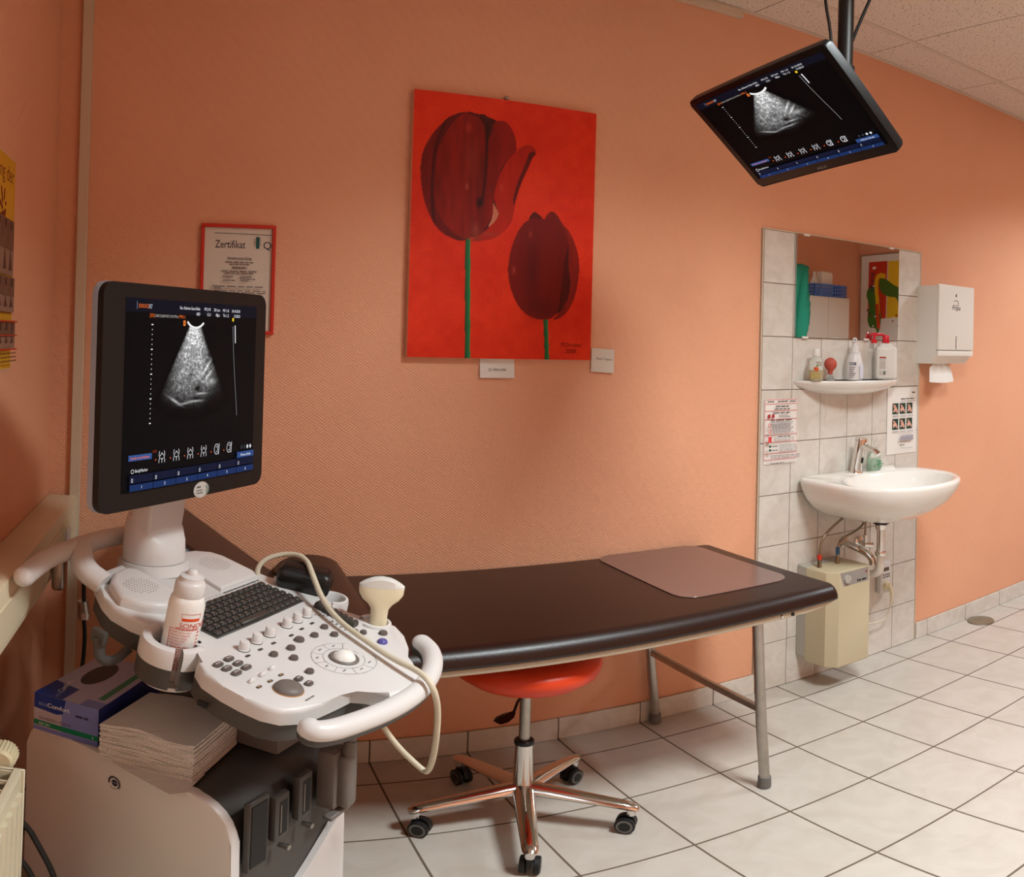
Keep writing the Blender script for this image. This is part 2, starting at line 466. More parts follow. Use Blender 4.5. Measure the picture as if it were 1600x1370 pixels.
for lx, ly in LAMPS:
    t = thing('ceiling_light', 'square white ceiling luminaire set in the board grid, ' + ('beyond the wash basin' if lx > 1 else 'above the front of the couch'), 'ceiling light', (lx, ly, H))
    b = MB()
    for sx, sy, ww, dd in ((0, .295, .61, .02), (0, -.295, .61, .02), (.295, 0, .02, .57), (-.295, 0, .02, .57)): b.box((sx, sy, .004), (ww, dd, .014), .001, 1)
    b.make('light_frame', 'white_metal', t, smooth=0)
    b = MB(); b.box((0, 0, .008), (.57, .57, .006)); b.make('diffuser', 'lamp_panel', t, smooth=0)

# walls
WT = .12
b = MB(); b.box(((XL + XR) / 2, WT / 2, H / 2 + .03), (XR - XL + 2 * WT, WT, H + .06)); wall_back = struct(b.make('wall_back', 'wallpaper', smooth=0))
b = MB(); b.box(((XL + XR) / 2, YF - WT / 2, H / 2 + .03), (XR - XL + 2 * WT, WT, H + .06)); struct(b.make('wall_front', 'wallpaper', smooth=0))
b = MB(); b.box((XR + WT / 2, YF / 2, H / 2 + .03), (WT, -YF, H + .06)); struct(b.make('wall_right', 'wallpaper', smooth=0))
WY0, WY1, WZ0, WZ1 = -2.70, -1.40, .95, 2.15
b = MB(); x = XL - WT / 2
b.box((x, (0 + WY1) / 2, H / 2 + .03), (WT, -WY1, H + .06)); b.box((x, (YF + WY0) / 2, H / 2 + .03), (WT, WY0 - YF, H + .06))
b.box((x, (WY0 + WY1) / 2, WZ0 / 2), (WT, WY1 - WY0, WZ0)); b.box((x, (WY0 + WY1) / 2, (WZ1 + H + .06) / 2), (WT, WY1 - WY0, H + .06 - WZ1))
struct(b.make('wall_left', 'wallpaper', smooth=0))
b = MB()
for yy, zz, dy, dz in ((WY0 + .03, 1.55, .06, 1.2), (WY1 - .03, 1.55, .06, 1.2), ((WY0 + WY1) / 2, WZ0 + .03, 1.18, .06), ((WY0 + WY1) / 2, WZ1 - .03, 1.18, .06), ((WY0 + WY1) / 2, 1.55, .08, 1.08)):
    b.box((XL - .06, yy, zz), (.06, dy, dz), .004, 1)
win = struct(b.make('window_1', 'white_metal'))
for yy in (-2.36, -1.74):
    b = MB(); b.box((XL - .06, yy, 1.55), (.006, .52, 1.07)); b.make('pane', 'glass_clear', win, smooth=0)
b = MB(); b.box((XL + .02, (WY0 + WY1) / 2, WZ0 - .012), (.16, 1.36, .024), .004, 1); b.make('window_sill', 'white_gloss', win)

# skirting of tiles along the back wall
b = MB(); b.box(((XL + .186) / 2, -.003, .04), (.186 - XL, .006, .08)); base = struct(b.make('baseboard_back', 'grout', smooth=0))
sk = [XL] + [.3 * k for k in range(-7, 1)] + [.186]
for a, c in zip(sk, sk[1:]):
    if c - a > .03: put('skirting_tile', tile_mesh('skirting_tile', c - a - .004, .08, .008, 'wall_tile'), base, ((a + c) / 2, -.008, .041), (R(90), 0, 0))
b = MB(); b.box(((1.118 + XR) / 2, -.003, .04), (XR - 1.118, .006, .08)); base2 = struct(b.make('baseboard_right', 'grout', smooth=0))
sk = [1.118] + [.3 * k for k in range(4, 14)] + [XR]
for a, c in zip(sk, sk[1:]):
    if c - a > .03: put('skirting_tile', tile_mesh('skirting_tile', c - a - .004, .08, .008, 'wall_tile'), base2, ((a + c) / 2, -.008, .041), (R(90), 0, 0))

# tiled field behind the basin
b = MB(); b.box((.648, -.0025, .902), (.930, .005, 1.804)); b.make('tile_bed', 'grout_light', wall_back, smooth=0)
tx = [.190, .342, .495, .648, .800, .953, 1.108]
for i in range(6):
    for j in range(9):
        put('wall_tile', tile_mesh('wall_tile', tx[i + 1] - tx[i] - .003, .197, .007, 'wall_tile', .0008), wall_back, ((tx[i] + tx[i + 1]) / 2, -.0065 + random.uniform(-.0003, .0003), .1 + .2 * j + .001), (R(90), 0, 0))
for xx in (.186, 1.1115): 
    b = MB(); b.box((xx, -.005, .902), (.005, .011, 1.806), .001, 1); b.make('edge_profile', 'trim_pale', wall_back)
b = MB(); b.box((.649, -.005, 1.8035), (.93, .011, .005), .001, 1); b.make('edge_profile', 'trim_pale', wall_back)

# cable covers and trunking
b = MB(); b.box((-2.068, -.008, (.0 + H) / 2 + .01), (.030, .016, H - .03), .002, 1); struct(b.make('trim_1', 'trim_pale'))
b = MB(); b.box(((.069 + XL) / 2 + .02, -.011, H - .021), (.069 - XL - .06, .022, .034), .002, 1); struct(b.make('trim_2', 'trim_pale'))
t = thing('cable_trunking', 'cream wall trunking with shallow lid running along the left wall above radiator', 'trunking', (0, 0, 0))
b = MB(); b.box((-2.103, -.605, .808), (.082, 1.19, .140), .004, 2); b.make('trunking_body', 'trunk_cream', t)
b = MB(); b.box((-2.0605, -.605, .798), (.005, 1.18, .078), .0015, 1); b.make('trunking_lid', 'trunk_cream', t)
b = MB(); b.box((-2.060, -.22, .80), (.012, .085, .085), .003, 2); so = b.make('socket_outlet', 'cream_plastic', t)
b = MB(); b.box((-2.0515, -.22, .80), (.006, .055, .055), .002, 1); b.make('socket_flap', 'white_plastic', so)
# ------------------------------------------------------------------ treatment couch
bed = thing('treatment_couch', 'black-brown leather treatment couch with beige rail on tubular steel legs', 'couch', (0, 0, 0))
def pad(b, x0, x1, y0, y1, z0, z1, r, n=5, rx=.02):
    """upholstered slab: cross-section in y-z with round long edges, swept along x with soft ends"""
    prof = []
    for cyy, czz, a0 in ((y1 - r, z1 - r, 0), (y0 + r, z1 - r, 90), (y0 + .012, z0 + .012, 180), (y1 - .012, z0 + .012, 270)):
        rr = r if a0 < 180 else .012
        for k in range(n + 1):
            a = R(a0 + 90 * k / n); prof.append((cyy + rr * math.cos(a), czz + rr * math.sin(a)))
    rings = []; ym, zm = (y0 + y1) / 2, (z0 + z1) / 2
    xs_ = [(x0, .955), (x0 + rx * .2, .98), (x0 + rx, 1)] + [(x0 + rx + (x1 - x0 - 2 * rx) * k / 16, 1) for k in range(1, 16)] + [(x1 - rx, 1), (x1 - rx * .2, .98), (x1, .955)]
    for x, s in xs_:
        k = 1 - (1 - s); sy = 1 - (1 - s) * .35
        rings.append([V(x, ym + (y - ym) * sy, z0 + (z - z0) * (1 - (1 - s) * 1.6)) for y, z in prof])
    b.loft(rings)
b = MB(); pad(b, -1.50, -.058, -.672, -.006, .609, .658, .040, rx=.014); b.make('mattress', 'leather', bed, smooth=60)
b = MB(); pad(b, -.44, 0, -.42, -.006, 0, .055, .03, rx=.03); b.make('headrest', 'leather', bed, (-1.495, 0, .600), (0, R(36.5), 0), smooth=60)
b = MB()
b.box((-.82, -.650, .600), (1.26, .022, .017), .002, 1); b.box((-.82, -.03, .590), (1.26, .022, .026), .002, 1)
b.box((-.80, -.34, .600), (1.20, .59, .015))
b.make('rail', 'rail_beige', bed)
b = MB(); b.loft([[V(-.192 + .13 * s, -.661 + yy, .6085 - h * (1 - s ** 2)) for yy, h in ((0, 0), (.02, 0), (.02, .017), (0, .017))] for s in (0, .3, .55, .75, .9, .97)]); b.make('rail_end', 'rail_beige', bed)
for n_, x0_, x1_ in (('r', -.312, -.256), ('l', -1.56, -1.62)):
    for y0_, y1_ in ((-.612, -.594), (-.040, -.036)):
        b = MB(); b.tube([(x0_, y0_, .60), (x0_ + (x1_ - x0_) * .6, y0_ * .4 + y1_ * .6, .23), (x1_, y1_, .035)], .0155, 18); lg = b.make('leg', 'steel', bed)
        b = MB(); b.lathe([(.0155, .042), (.0185, .040), (.0195, .012), (.019, .003), (.016, .0), (.0, .0)], 20, (x1_, y1_, 0)); b.make('leg_cap', 'rubber_grey', lg)
    b = MB(); xm = x0_ + (x1_ - x0_) * .52
    b.box((xm, -.32, .290), (.018, .55, .022), .003, 1); b.make('crossbar', 'steel', bed)
for xx in (-.268, -.228):
    b = MB(); b.cyl((xx, -.660, .600), (xx, -.666, .600), .006, .0045, 12); b.make('bolt', 'chrome' if xx < -.25 else 'black_soft', bed)

t = MB(); pts = []
def rrect(x0, y0, x1, y1, r, n=6):
    out = []
    for cx_, cy_, a0 in ((x1 - r, y1 - r, 0), (x0 + r, y1 - r, 90), (x0 + r, y0 + r, 180), (x1 - r, y0 + r, 270)):
        for k in range(n + 1):
            a = R(a0 + 90 * k / n); out.append((cx_ + r * math.cos(a), cy_ + r * math.sin(a)))
    return out
mat('mat_plastic', (112, 84, 78), .16, spec=.6)
t.prism(rrect(-.500, -.535, -.112, -.022, .06), .6585, .6605, .0006, 1); tag(t.make('foot_mat', 'mat_plastic'), 'thin translucent brown plastic mat lying on the foot end of the couch', 'mat')
b = MB()
prof = [(-1.50 + .001, .0)] + [(-1.40 - .098 * math.cos(PI * k / 16), .062 * math.sin(PI * k / 16) ** .8) for k in range(1, 16)] + [(-1.30, 0)]
b.loft([[V(x, y, .659 + z) for x, z in prof] for y in (-.60, -.59, -.03, -.02)])
tag(b.make('neck_roll', 'leather', smooth=50), 'low half-round brown leather roll lying across the couch', 'cushion')

# ------------------------------------------------------------------ stool
SX, SY = -.908, -.444
st = thing('swivel_stool', 'red-orange round swivel stool with five-star chrome base under the couch', 'stool', (SX, SY, 0))
b = MB(); b.lathe([(0, .448), (.06, .449), (.10, .455), (.15, .472), (.182, .496), (.190, .516), (.186, .534), (.165, .546), (.10, .552), (0, .553)], 48); b.make('seat', 'red_vinyl', st, smooth=60)
b = MB(); b.cyl((0, 0, .26), (0, 0, .45), .0145, n=24); b.make('gas_rod', 'steel', st)
b = MB(); b.lathe([(0, .10), (.0255, .10), (.0265, .125), (.0255, .14), (.0235, .262), (0, .262)], 32); b.make('column', 'chrome', st)
b = MB(); b.lathe([(.0, .262), (.0255, .262), (.0255, .272), (.022, .276), (0, .276)], 32); b.make('collar', 'black_plastic', st)
b = MB(); b.tube([(-.005, -.0, .415), (-.03, -.02, .405), (-.045, -.035, .385)], .004, 8)
b.loft([[V(-.045 - .052 * s, -.035 - .02 * s, .383 - .014 * s + dz) + Vector((0.35, -1, 0)).normalized() * dx for dx, dz in ((-w, 0), (0, h), (w, 0), (0, -h * .5))] for s, w, h in ((0, .006, .006), (.3, .018, .009), (.7, .022, .008), (1, .014, .003))])
b.make('height_lever', 'black_plastic', st)
for k in range(5):
    a = R(34.5 + 72 * k); ca_, sa_ = math.cos(a), math.sin(a)
    b = MB(); rings = []
    for r_, z, w, h in ((.012, .112, .029, .024), (.05, .112, .0275, .021), (.12, .106, .025, .018), (.20, .097, .022, .0155), (.255, .089, .020, .014), (.282, .083, .018, .012), (.292, .080, .012, .007)):
        ring = []
        for q in range(12):
            t_ = 2 * PI * q / 12; x_ = w * math.cos(t_); z_ = h * math.sin(t_) * (1 if math.sin(t_) > 0 else .8)
            ring.append(V(ca_ * r_ - sa_ * x_, sa_ * r_ + ca_ * x_, z + z_))
        rings.append(ring)
    b.loft(rings); lg = b.make('base_leg', 'chrome', st)
    cs = put('castor', None, st, (ca_ * .272, sa_ * .272, 0)); 
    b = MB(); b.cyl((0, 0, .058), (0, 0, .085), .0115, .013, 16); b.make('castor_stem', 'chrome', cs)
    sw = R((200, 285, 325, 60, 140)[k]); d = (math.cos(sw), math.sin(sw)); n_ = (-d[1], d[0])
    o_ = (d[0] * .012, d[1] * .012)
    b = MB(); rings = []
    for s_ in (-.006, .006):
        rings.append([V(o_[0] + n_[0] * s_ + d[0] * .026 * math.cos(R(q)), o_[1] + n_[1] * s_ + d[1] * .026 * math.cos(R(q)), .027 + .034 * math.sin(R(q)) if math.sin(R(q)) > 0 else .027) for q in range(0, 360, 20)])
    b.loft(rings); b.make('castor_hood', 'black_plastic', cs)
    for s_ in (-1, 1):
        b = MB(); c0 = V(o_[0] + n_[0] * .008 * s_, o_[1] + n_[1] * .008 * s_, .0265); c1 = V(o_[0] + n_[0] * .023 * s_, o_[1] + n_[1] * .023 * s_, .0265); c2 = V(o_[0] + n_[0] * .0235 * s_, o_[1] + n_[1] * .0235 * s_, .0265)
        b.tube([c0, c0.lerp(c1, .15), c0.lerp(c1, .85), c1], [.023, .026, .026, .023], 24); b.mi = 1
        b.tube([c1, c2], [.021, .021], 24); b.mi = 2; b.tube([c2, c2 + (c2 - c1)], [.015, .015], 20)
        b.make('castor_wheel', ['black_soft', 'rubber_grey', 'black_plastic'], cs)
# the castors' holder empties become meshes-free parts: fold their pieces up one level
for o in list(st.children):
    if o.name.startswith('castor') and o.type == 'EMPTY':
        ch = list(o.children); hood = [c for c in ch if c.name.startswith('castor_hood')][0]
        hood.location = o.location; hood.parent = st
        for c in ch:
            if c is not hood: c.parent = hood
        bpy.data.objects.remove(o)
# ------------------------------------------------------------------ wash place
def basin_mesh():
    b = MB(); N = 72; C = .665; rings = []
    def outer(t):
        c, s = math.cos(t), math.sin(t)
        sg = lambda v: (v > 0) - (v < 0)
        if s <= 0: return .305 * sg(c) * abs(c) ** (2 / 2.3), -.20 - .285 * abs(s) ** (2 / 2.1)
        return .305 * sg(c) * abs(c) ** (2 / 9), -.20 + .188 * abs(s) ** (2 / 9)
    O_ = [outer(2 * PI * k / N) for k in range(N)]
    def ring(sx, sy, z): return [V(C + x * sx, min(-.012, y * sy if y < -.05 else y), z) for x, y in O_]
    def inner(rx, ry, z, cy_=-.285, dz=0): return [V(C + rx * math.cos(2 * PI * k / N), cy_ + ry * math.sin(2 * PI * k / N), z) for k in range(N)]
    for sx, sy, z in ((.10, .40, .676), (.22, .52, .680), (.42, .62, .690), (.62, .74, .712), (.78, .85, .742), (.90, .93, .778), (.97, .98, .815), (1, 1, .842), (1.0, 1.0, .850), (.992, .992, .857), (.975, .975, .860)):
        rings.append(ring(sx, sy, z))
    rings += [inner(.262, .178, .858), inner(.252, .170, .850), inner(.238, .158, .825), inner(.205, .135, .78), inner(.14, .09, .742), inner(.05, .035, .730), inner(.02, .015, .728)]
    b.loft(rings)
    return b
wb = thing('wash_basin', 'white ceramic wash basin hung on the tiled wall', 'wash basin', (0, 0, 0))
basin_mesh().make('basin', 'ceramic', wb, smooth=60)
b = MB(); b.cyl((.665, -.452, .826), (.665, -.447, .826), .006, n=14); b.make('overflow_hole', 'black_soft', wb)
b = MB(); b.lathe([(.0, .676), (.034, .676), (.036, .670), (.030, .664), (0, .664)], 28, (.665, -.19, 0)); b.make('drain_flange', 'black_soft', wb)
tr = thing('drain_trap', 'chrome tube trap hanging below the wash basin', 'drain trap', (.665, -.19, 0))
b = MB(); b.cyl((0, 0, .545), (0, 0, .664), .0165, n=24); b.cyl((0, 0, .642), (0, 0, .660), .022, .024, 24); b.make('drop_tube', 'chrome', tr)
b = MB(); b.lathe([(.016, .533), (.0225, .533), (.0235, .540), (.0225, .550), (.016, .550)], 24); b.make('union_nut', 'chrome', tr)
b = MB(); b.tube([(0, 0, .55), (0, 0, .49)] + [(0, .045 - .045 * math.cos(a), .49 - .045 * math.sin(a)) for a in [R(15 * k) for k in range(1, 7)]] + [(0, .09, .445), (0, .178, .445)], .0155, 18); b.make('trap_bend', 'white_metal', tr)
# faucet
fc = thing('sensor_faucet', 'chrome sensor faucet standing on the wash basin', 'faucet', (.655, -.062, .858))
b = MB(); b.tube([(0, 0, 0), (0, 0, .004), (0, -.001, .03), (0, -.012, .085), (0, -.024, .140), (0, -.0255, .146)], [.027, .0265, .0245, .0225, .024, .022], 28); b.make('faucet_body', 'chrome', fc)
b = MB(); b.tube([(0, -.02, .120), (0, -.06, .110), (0, -.112, .092), (0, -.118, .086)], [.0115, .0115, .0115, .010], 18); b.make('spout', 'chrome', fc)
b = MB(); b.sphere((.0, -.030, .055), (.0055, .0055, .014)); b.make('sensor_window', 'black_plastic', fc)

def hose(pts, r, mat_, name, parent=None, n=10): 
    b = MB(); b.tube(smoothpts(pts, 2, False), r, n); return b.make(name, mat_, parent, smooth=60)
hs = thing('supply_hose', 'grey braided hose with red sleeve rising from the water heater', 'hose', (0, 0, 0))
hose([(.600, -.085, .76), (.585, -.09, .700), (.53, -.10, .684), (.483, -.10, .660), (.442, -.10, .632), (.424, -.10, .60), (.419, -.10, .556), (.419, -.10, .53)], .0055, 'brass_grey', 'hose_tube', hs)
b = MB(); b.cyl((.419, -.10, .540), (.419, -.10, .560), .0085, n=14); b.make('sleeve', 'orange_frame', hs)
b = MB(); b.cyl((.419, -.10, .507), (.419, -.10, .536), .0095, .008, 8); b.make('hose_nut', 'brass_grey', hs)
mat('sleeve_blue', (50, 92, 128), .5)
hs = thing('supply_hose', 'grey braided hose with blue sleeve looping down to the water heater', 'hose', (0, 0, 0))
hose([(.680, -.095, .76), (.678, -.098, .69), (.662, -.10, .645), (.609, -.10, .622), (.555, -.10, .612), (.524, -.10, .588), (.516, -.10, .558), (.516, -.10, .53)], .0055, 'brass_grey', 'hose_tube', hs)
b = MB(); b.cyl((.517, -.10, .545), (.517, -.10, .575), .0085, n=14); b.make('sleeve', 'sleeve_blue', hs)
b = MB(); b.cyl((.516, -.10, .507), (.516, -.10, .538), .0095, .008, 8); b.make('hose_nut', 'brass_grey', hs)
av = thing('angle_valve', 'chrome angle valve on the wall with a thin riser up to the basin', 'valve', (.727, -.010, .548))
b = MB(); b.lathe([(.0, 0), (.024, 0), (.022, .006), (.012, .012), (0, .012)], 24, M=Matrix.Rotation(R(90), 4, 'X')); b.make('wall_rosette', 'chrome', av)
b = MB(); b.cyl((0, 0, 0), (0, -.045, -.004), .010, n=16); b.cyl((0, -.040, -.01), (0, -.040, .035), .009, n=14); b.cyl((-.006, -.04, -.004), (.035, -.045, -.012), .011, .013, 10); b.make('valve_body', 'chrome', av)
b = MB(); b.cyl((0, -.040, .03), (0, -.045, .20), .0045, n=10); b.make('riser', 'brass_grey', av)
pp = thing('wall_pipe', 'thick chrome pipe bending down from the wall to the water heater', 'pipe', (.640, -.010, .560))
b = MB(); b.lathe([(.0, 0), (.027, 0), (.024, .007), (.014, .014), (0, .014)], 24, M=Matrix.Rotation(R(90), 4, 'X')); b.make('wall_rosette', 'chrome', pp)
b = MB(); b.tube(smoothpts([(-.004, 0, 0), (-.008, -.045, -.004), (0, -.10, -.016), (.012, -.13, -.032), (.018, -.145, -.052), (.019, -.147, -.072)], 2, False), .0145, 18); b.make('pipe_bend', 'chrome', pp)

# water heater
hb = thing('water_heater', 'cream boxed under-sink water heater with grey control panel', 'water heater', (0, 0, 0))
b = MB(); b.box((.492, -.040, .315), (.206, .062, .385), .004, 1); b.make('back_casing', 'heater_grey', hb)
b = MB(); b.prism([(.388, -.062), (.392, -.165), (.425, -.202), (.590, -.202), (.602, -.185), (.602, -.062)], .105, .508, .010, 3, both=True); b.make('cover', 'heater_cream', hb, smooth=30)
p = Print()
p.poly([(.428, .502), (.583, .502), (.583, .446), (.448, .446)], (150, 143, 138)); p.scribble(.530, .574, .453, .007, (30, 28, 28), 2); p.rect(.521, .452, .527, .463, (30, 28, 28)); p.disc(.570, .486, .0045, (150, 20, 20))
p.build('control_panel', 'print', hb, o=(0, -.2022, 0), ax=(1, 0, 0), ay=(0, 0, 1))
b = MB(); b.cyl((.463, -.203, .474), (.463, -.212, .474), .017, .016, 28); b.box((.463, -.2125, .482), (.003, .002, .014)); b.make('dial', 'heater_grey', hb)

# timer plug
tm = thing('timer_plug', 'white digital timer plug with a cord plugged in by the drain', 'timer plug', (.872, -.010, .30))
b = MB(); b.box((0, -.016, .065), (.062, .032, .145), .008, 3); b.make('timer_body', 'white_plastic', tm)
p = Print(); p.rect(-.016, .096, .018, .112, (96, 84, 70))
for i in range(4):
    for j in range(2): p.disc(-.018 + i * .012, .080 - j * .011, .0038, (40, 34, 32), 10)
p.build('timer_keys', 'print', tm, o=(0, -.0322, 0), ax=(1, 0, 0), ay=(0, 0, 1))
b = MB(); b.cyl((0, -.032, .028), (0, -.048, .028), .022, .018, 24); b.tube([(0, -.048, .028), (.003, -.058, .018), (.006, -.060, -.01), (.007, -.055, -.05)], [.012, .010, .007, .004], 12); pl = b.make('plug', 'cream_plastic', tm)
hose([(.007, -.055, -.045), (.008, -.048, -.08), (-.004, -.045, -.115), (-.04, -.045, -.128), (-.12, -.045, -.12), (-.24, -.03, -.10)], .0032, 'cable_cream', 'cord', tm)

# mirror, shelf
mr = thing('wall_mirror', 'frameless rectangular mirror clipped onto the tiles', 'mirror', (.6475, -.012, 1.60))
b = MB(); b.box((0, -.003, 0), (.603, .005, .398)); b.make('mirror_glass', 'mirror', mr, smooth=0)
for xx, zz in ((-.25, .2), (.25, .2), (-.25, -.2), (.10, -.2)):
    b = MB(); b.box((xx, -.005, zz - .001 * (1 if zz > 0 else -1)), (.028, .010, .008), .001, 1); b.make('clip', 'white_metal', mr)
sh = MB(); rings = []
def shelf_ring(k, z, inset=0):
    out = []
    for q in range(41):
        t_ = -1 + 2 * q / 40; out.append(V(.648 + .300 * k * t_, -.012 - (.128 * (1 - abs(t_) ** 3.2)) * k + inset, z))
    return out + [V(.648 + .300 * k, -.011, z), V(.648 - .300 * k, -.011, z)]
for k, z in ((.30, 1.176), (.55, 1.184), (.80, 1.200), (.95, 1.218), (1, 1.230), (1, 1.234), (.985, 1.236), (.96, 1.2335)): rings.append(shelf_ring(k, z))
sh.loft(rings); tag(sh.make('bathroom_shelf', 'ceramic', smooth=60), 'white ceramic shelf with curved front below the mirror', 'shelf')
SZ = 1.2368

def lathe_part(name, prof, m, parent, n=28, sx=1, sy=1, loc=(0, 0, 0), rot=(0, 0, 0), sm=50):
    b = MB(); b.lathe(prof, n)
    for v in b.bm.verts: v.co.x *= sx; v.co.y *= sy
    return b.make(name, m, parent, loc, rot, smooth=sm)
# clear lotion bottle
bo = thing('lotion_bottle', 'clear lotion bottle with yellow liquid and fruit label on the shelf', 'bottle', (.410, -.070, SZ), (0, 0, R(-40)))
lathe_part('bottle', [(0, 0), (.026, 0), (.028, .004), (.028, .070), (.025, .080), (.012, .092), (.011, .098), (0, .098)], 'clear_plastic', bo, sx=1, sy=.62)
lathe_part('liquid', [(0, .0015), (.0255, .0015), (.0268, .006), (.0268, .040), (0, .040)], 'gel_yellow', bo, sx=.985, sy=.6)
lathe_part('cap', [(0, .094), (.0135, .094), (.0135, .120), (.012, .122), (0, .122)], 'milky_plastic', bo)
p = Print(); p.disc(0, .044, .009, (196, 84, 40)); p.disc(-.006, .047, .005, (176, 70, 36)); p.poly([(-.002, .052), (.004, .062), (.008, .056)], (70, 110, 50)); 
for k in range(3): p.scribble(.0, .02, .070 - k * .006, .0022, (120, 90, 60), 2)
for k in range(4): p.scribble(-.02, .014, .028 - k * .006, .002, (190, 160, 60), 3)
p.build('label', 'print', bo, o=(0, -.0178, 0), ax=(1, 0, 0), ay=(0, 0, 1))
# rubber bulb
ru = thing('suction_bulb', 'round red-brown rubber suction bulb standing on a clear cup', 'rubber bulb', (.487, -.070, SZ))
lathe_part('bulb', [(0, .022), (.0095, .022), (.0095, .032), (.0115, .038), (.0185, .045), (.0240, .054), (.0255, .063), (.0240, .072), (.0185, .081), (.0095, .087), (0, .0885)], 'rubber_red', ru)
lathe_part('cup', [(0, 0), (.017, 0), (.0175, .003), (.013, .018), (.0095, .024), (0, .024)], 'clear_plastic', ru)
# white spray bottle
sp = thing('pump_bottle', 'white disinfectant bottle with spray pump and printed label on the shelf', 'bottle', (.622, -.070, SZ), (0, 0, R(-42)))
lathe_part('bottle', [(0, 0), (.032, 0), (.034, .004), (.034, .062), (.033, .074), (.028, .092), (.024, .102), (.0235, .109), (0, .109)], 'white_plastic', sp, sm=25)
lathe_part('pump', [(0, .109), (.0245, .109), (.0245, .112), (.016, .113), (.015, .134), (.010, .136), (.010, .152), (0, .152)], 'white_plastic', sp, sm=25)
b = MB(); b.box((0, -.004, .160), (.016, .024, .018), .004, 2); nz = b.make('spray_head', 'white_plastic', sp)
b = MB(); b.cyl((0, -.016, .161), (0, -.0175, .161), .003, n=10); b.make('nozzle', 'black_soft', nz)
wrap = lambda r: (lambda a, b_, n: V((r + n) * math.sin(a / r), -(r + n) * math.cos(a / r), b_))
p = Print(); p.rect(-.022, .060, .004, .070, (52, 46, 74), seg=4); p.scribble(-.019, .000, .0632, .0035, (230, 230, 235), 2)
for k in range(6): p.scribble(-.022, .002 - (k % 3) * .004, .050 - k * .008, .0028, (120, 112, 118), 4)
p.rect(.018, .008, .036, .062, (205, 205, 216), seg=4); p.build('label', 'print', sp, wrap(.0342))
# canister
ca = thing('soap_canister', 'square milky canister with red hooked cap on the shelf end', 'canister', (.815, -.066, SZ), (0, 0, R(-38)))
b = MB(); b.box((0, 0, .068), (.088, .066, .136), .012, 3); b.loft([rr_ for rr_ in [[V(x * s, y * s, z) for x, y in rrect(-.036, -.026, .036, .026, .016, 4)] for s, z in ((1, .134), (.75, .146), (.42, .152))]]); b.make('canister_body', 'milky_plastic', ca, smooth=35)
p = Print(); p.rect(-.032, .088, -.004, .094, (168, 42, 42))
for k in range(7): p.scribble(-.032, -.006, .082 - k * .006, .002, (150, 140, 136), 4)
for k in range(5): p.rect(-.016 + k * .0022, .020, -.0148 + k * .0022, .036, (60, 54, 52))
for k in range(3): p.scribble(-.032, -.022, .034 - k * .007, .002, (130, 120, 116), 2)
p.build('label', 'print', ca, o=(0, -.0332, 0), ax=(1, 0, 0), ay=(0, 0, 1))
lathe_part('screw_cap', [(0, .152), (.0165, .152), (.0165, .158), (.014, .159), (.014, .182), (.012, .185), (0, .185)], 'red_cap', ca)
b = MB(); b.tube(smoothpts([(0, 0, .178), (-.02, 0, .187), (-.042, 0, .186), (-.050, 0, .178), (-.050, 0, .160)], 1, False), .0085, 12, sq=(1, .7)); b.tube([(-.050, 0, .166), (-.050, 0, .150)], .0125, 14); b.tube([(-.066, 0, .186), (-.040, 0, .189)], [.004, .008], 10); b.make('cap_lever', 'red_cap', ca)
# liquid soap on the basin
so = thing('liquid_soap', 'green-tinted pump soap with leaf print standing on the wash basin', 'soap bottle', (.752, -.068, .8605))
lathe_part('bottle', [(0, 0), (.034, 0), (.037, .004), (.037, .030), (.033, .058), (.024, .076), (.013, .086), (.012, .092), (0, .092)], 'clear_plastic', so, sx=1, sy=.6)
lathe_part('liquid', [(0, .0015), (.033, .0015), (.0355, .006), (.0355, .030), (.033, .048), (0, .048)], 'soap_green', so, sx=.985, sy=.57)
lathe_part('pump', [(0, .092), (.0135, .092), (.0135, .104), (.005, .105), (.005, .122), (.010, .123), (.010, .130), (0, .130)], 'clear_plastic', so)
p = Print()
for a in range(0, 360, 60): p.poly([(.012 + .003 * math.cos(R(a + 90)), .026 + .003 * math.sin(R(a + 90))), (.012 + .013 * math.cos(R(a + 12)), .026 + .013 * math.sin(R(a + 12))), (.012 + .024 * math.cos(R(a)), .026 + .020 * math.sin(R(a))), (.012 + .013 * math.cos(R(a - 12)), .026 + .013 * math.sin(R(a - 12)))], (28, 140, 82))
for k in range(5): p.rect(-.026 + k * .0026, .014, -.0248 + k * .0026, .026, (90, 100, 96))
p.line([(0 + .017 * math.cos(R(a)), .060 + .013 * math.sin(R(a))) for a in range(0, 361, 20)], .0016, (120, 190, 150))
p.build('leaf_print', 'print', so, o=(0, -.0226, 0), ax=(1, 0, 0), ay=(0, 0, 1))

# notices on the tiles
def sheet(name, w, h, col='paper'):
    b = MB(); b.box((0, -.0005, 0), (w, .001, h)); return b
nt_ = thing('hygiene_plan', 'hygiene plan sheet with red rules and small print on the tiles', 'notice', (.2875, -.0115, 1.044))
sheet('s', .166, .246).make('sheet', 'paper', nt_, smooth=0)
p = Print(); red = (214, 92, 92); dk = (70, 62, 66); w2 = .080
p.line([(-w2, .120), (w2, .120)], .002, red); p.line([(-w2, .121), (-w2, -.11)], .0016, red); p.line([(w2, .121), (w2, -.11)], .0012, (226, 160, 160))
for z in (.104, .078, .046, -.012, -.040, -.082, -.106): p.line([(-w2, z), (w2, z)], .0018, red)
for a0, a1, z in ((-.07, -.038, .112), (-.02, .03, .112), (.04, .07, .112), (-.03, .035, .094), (-.035, .04, .084), (-.045, .045, .070), (-.055, .05, .042)): p.scribble(a0, a1, z, .0032, dk, 3)
for k in range(2): p.rect(-.070 + k * .020, .052, -.058 + k * .020, .066, (170, 36, 44))
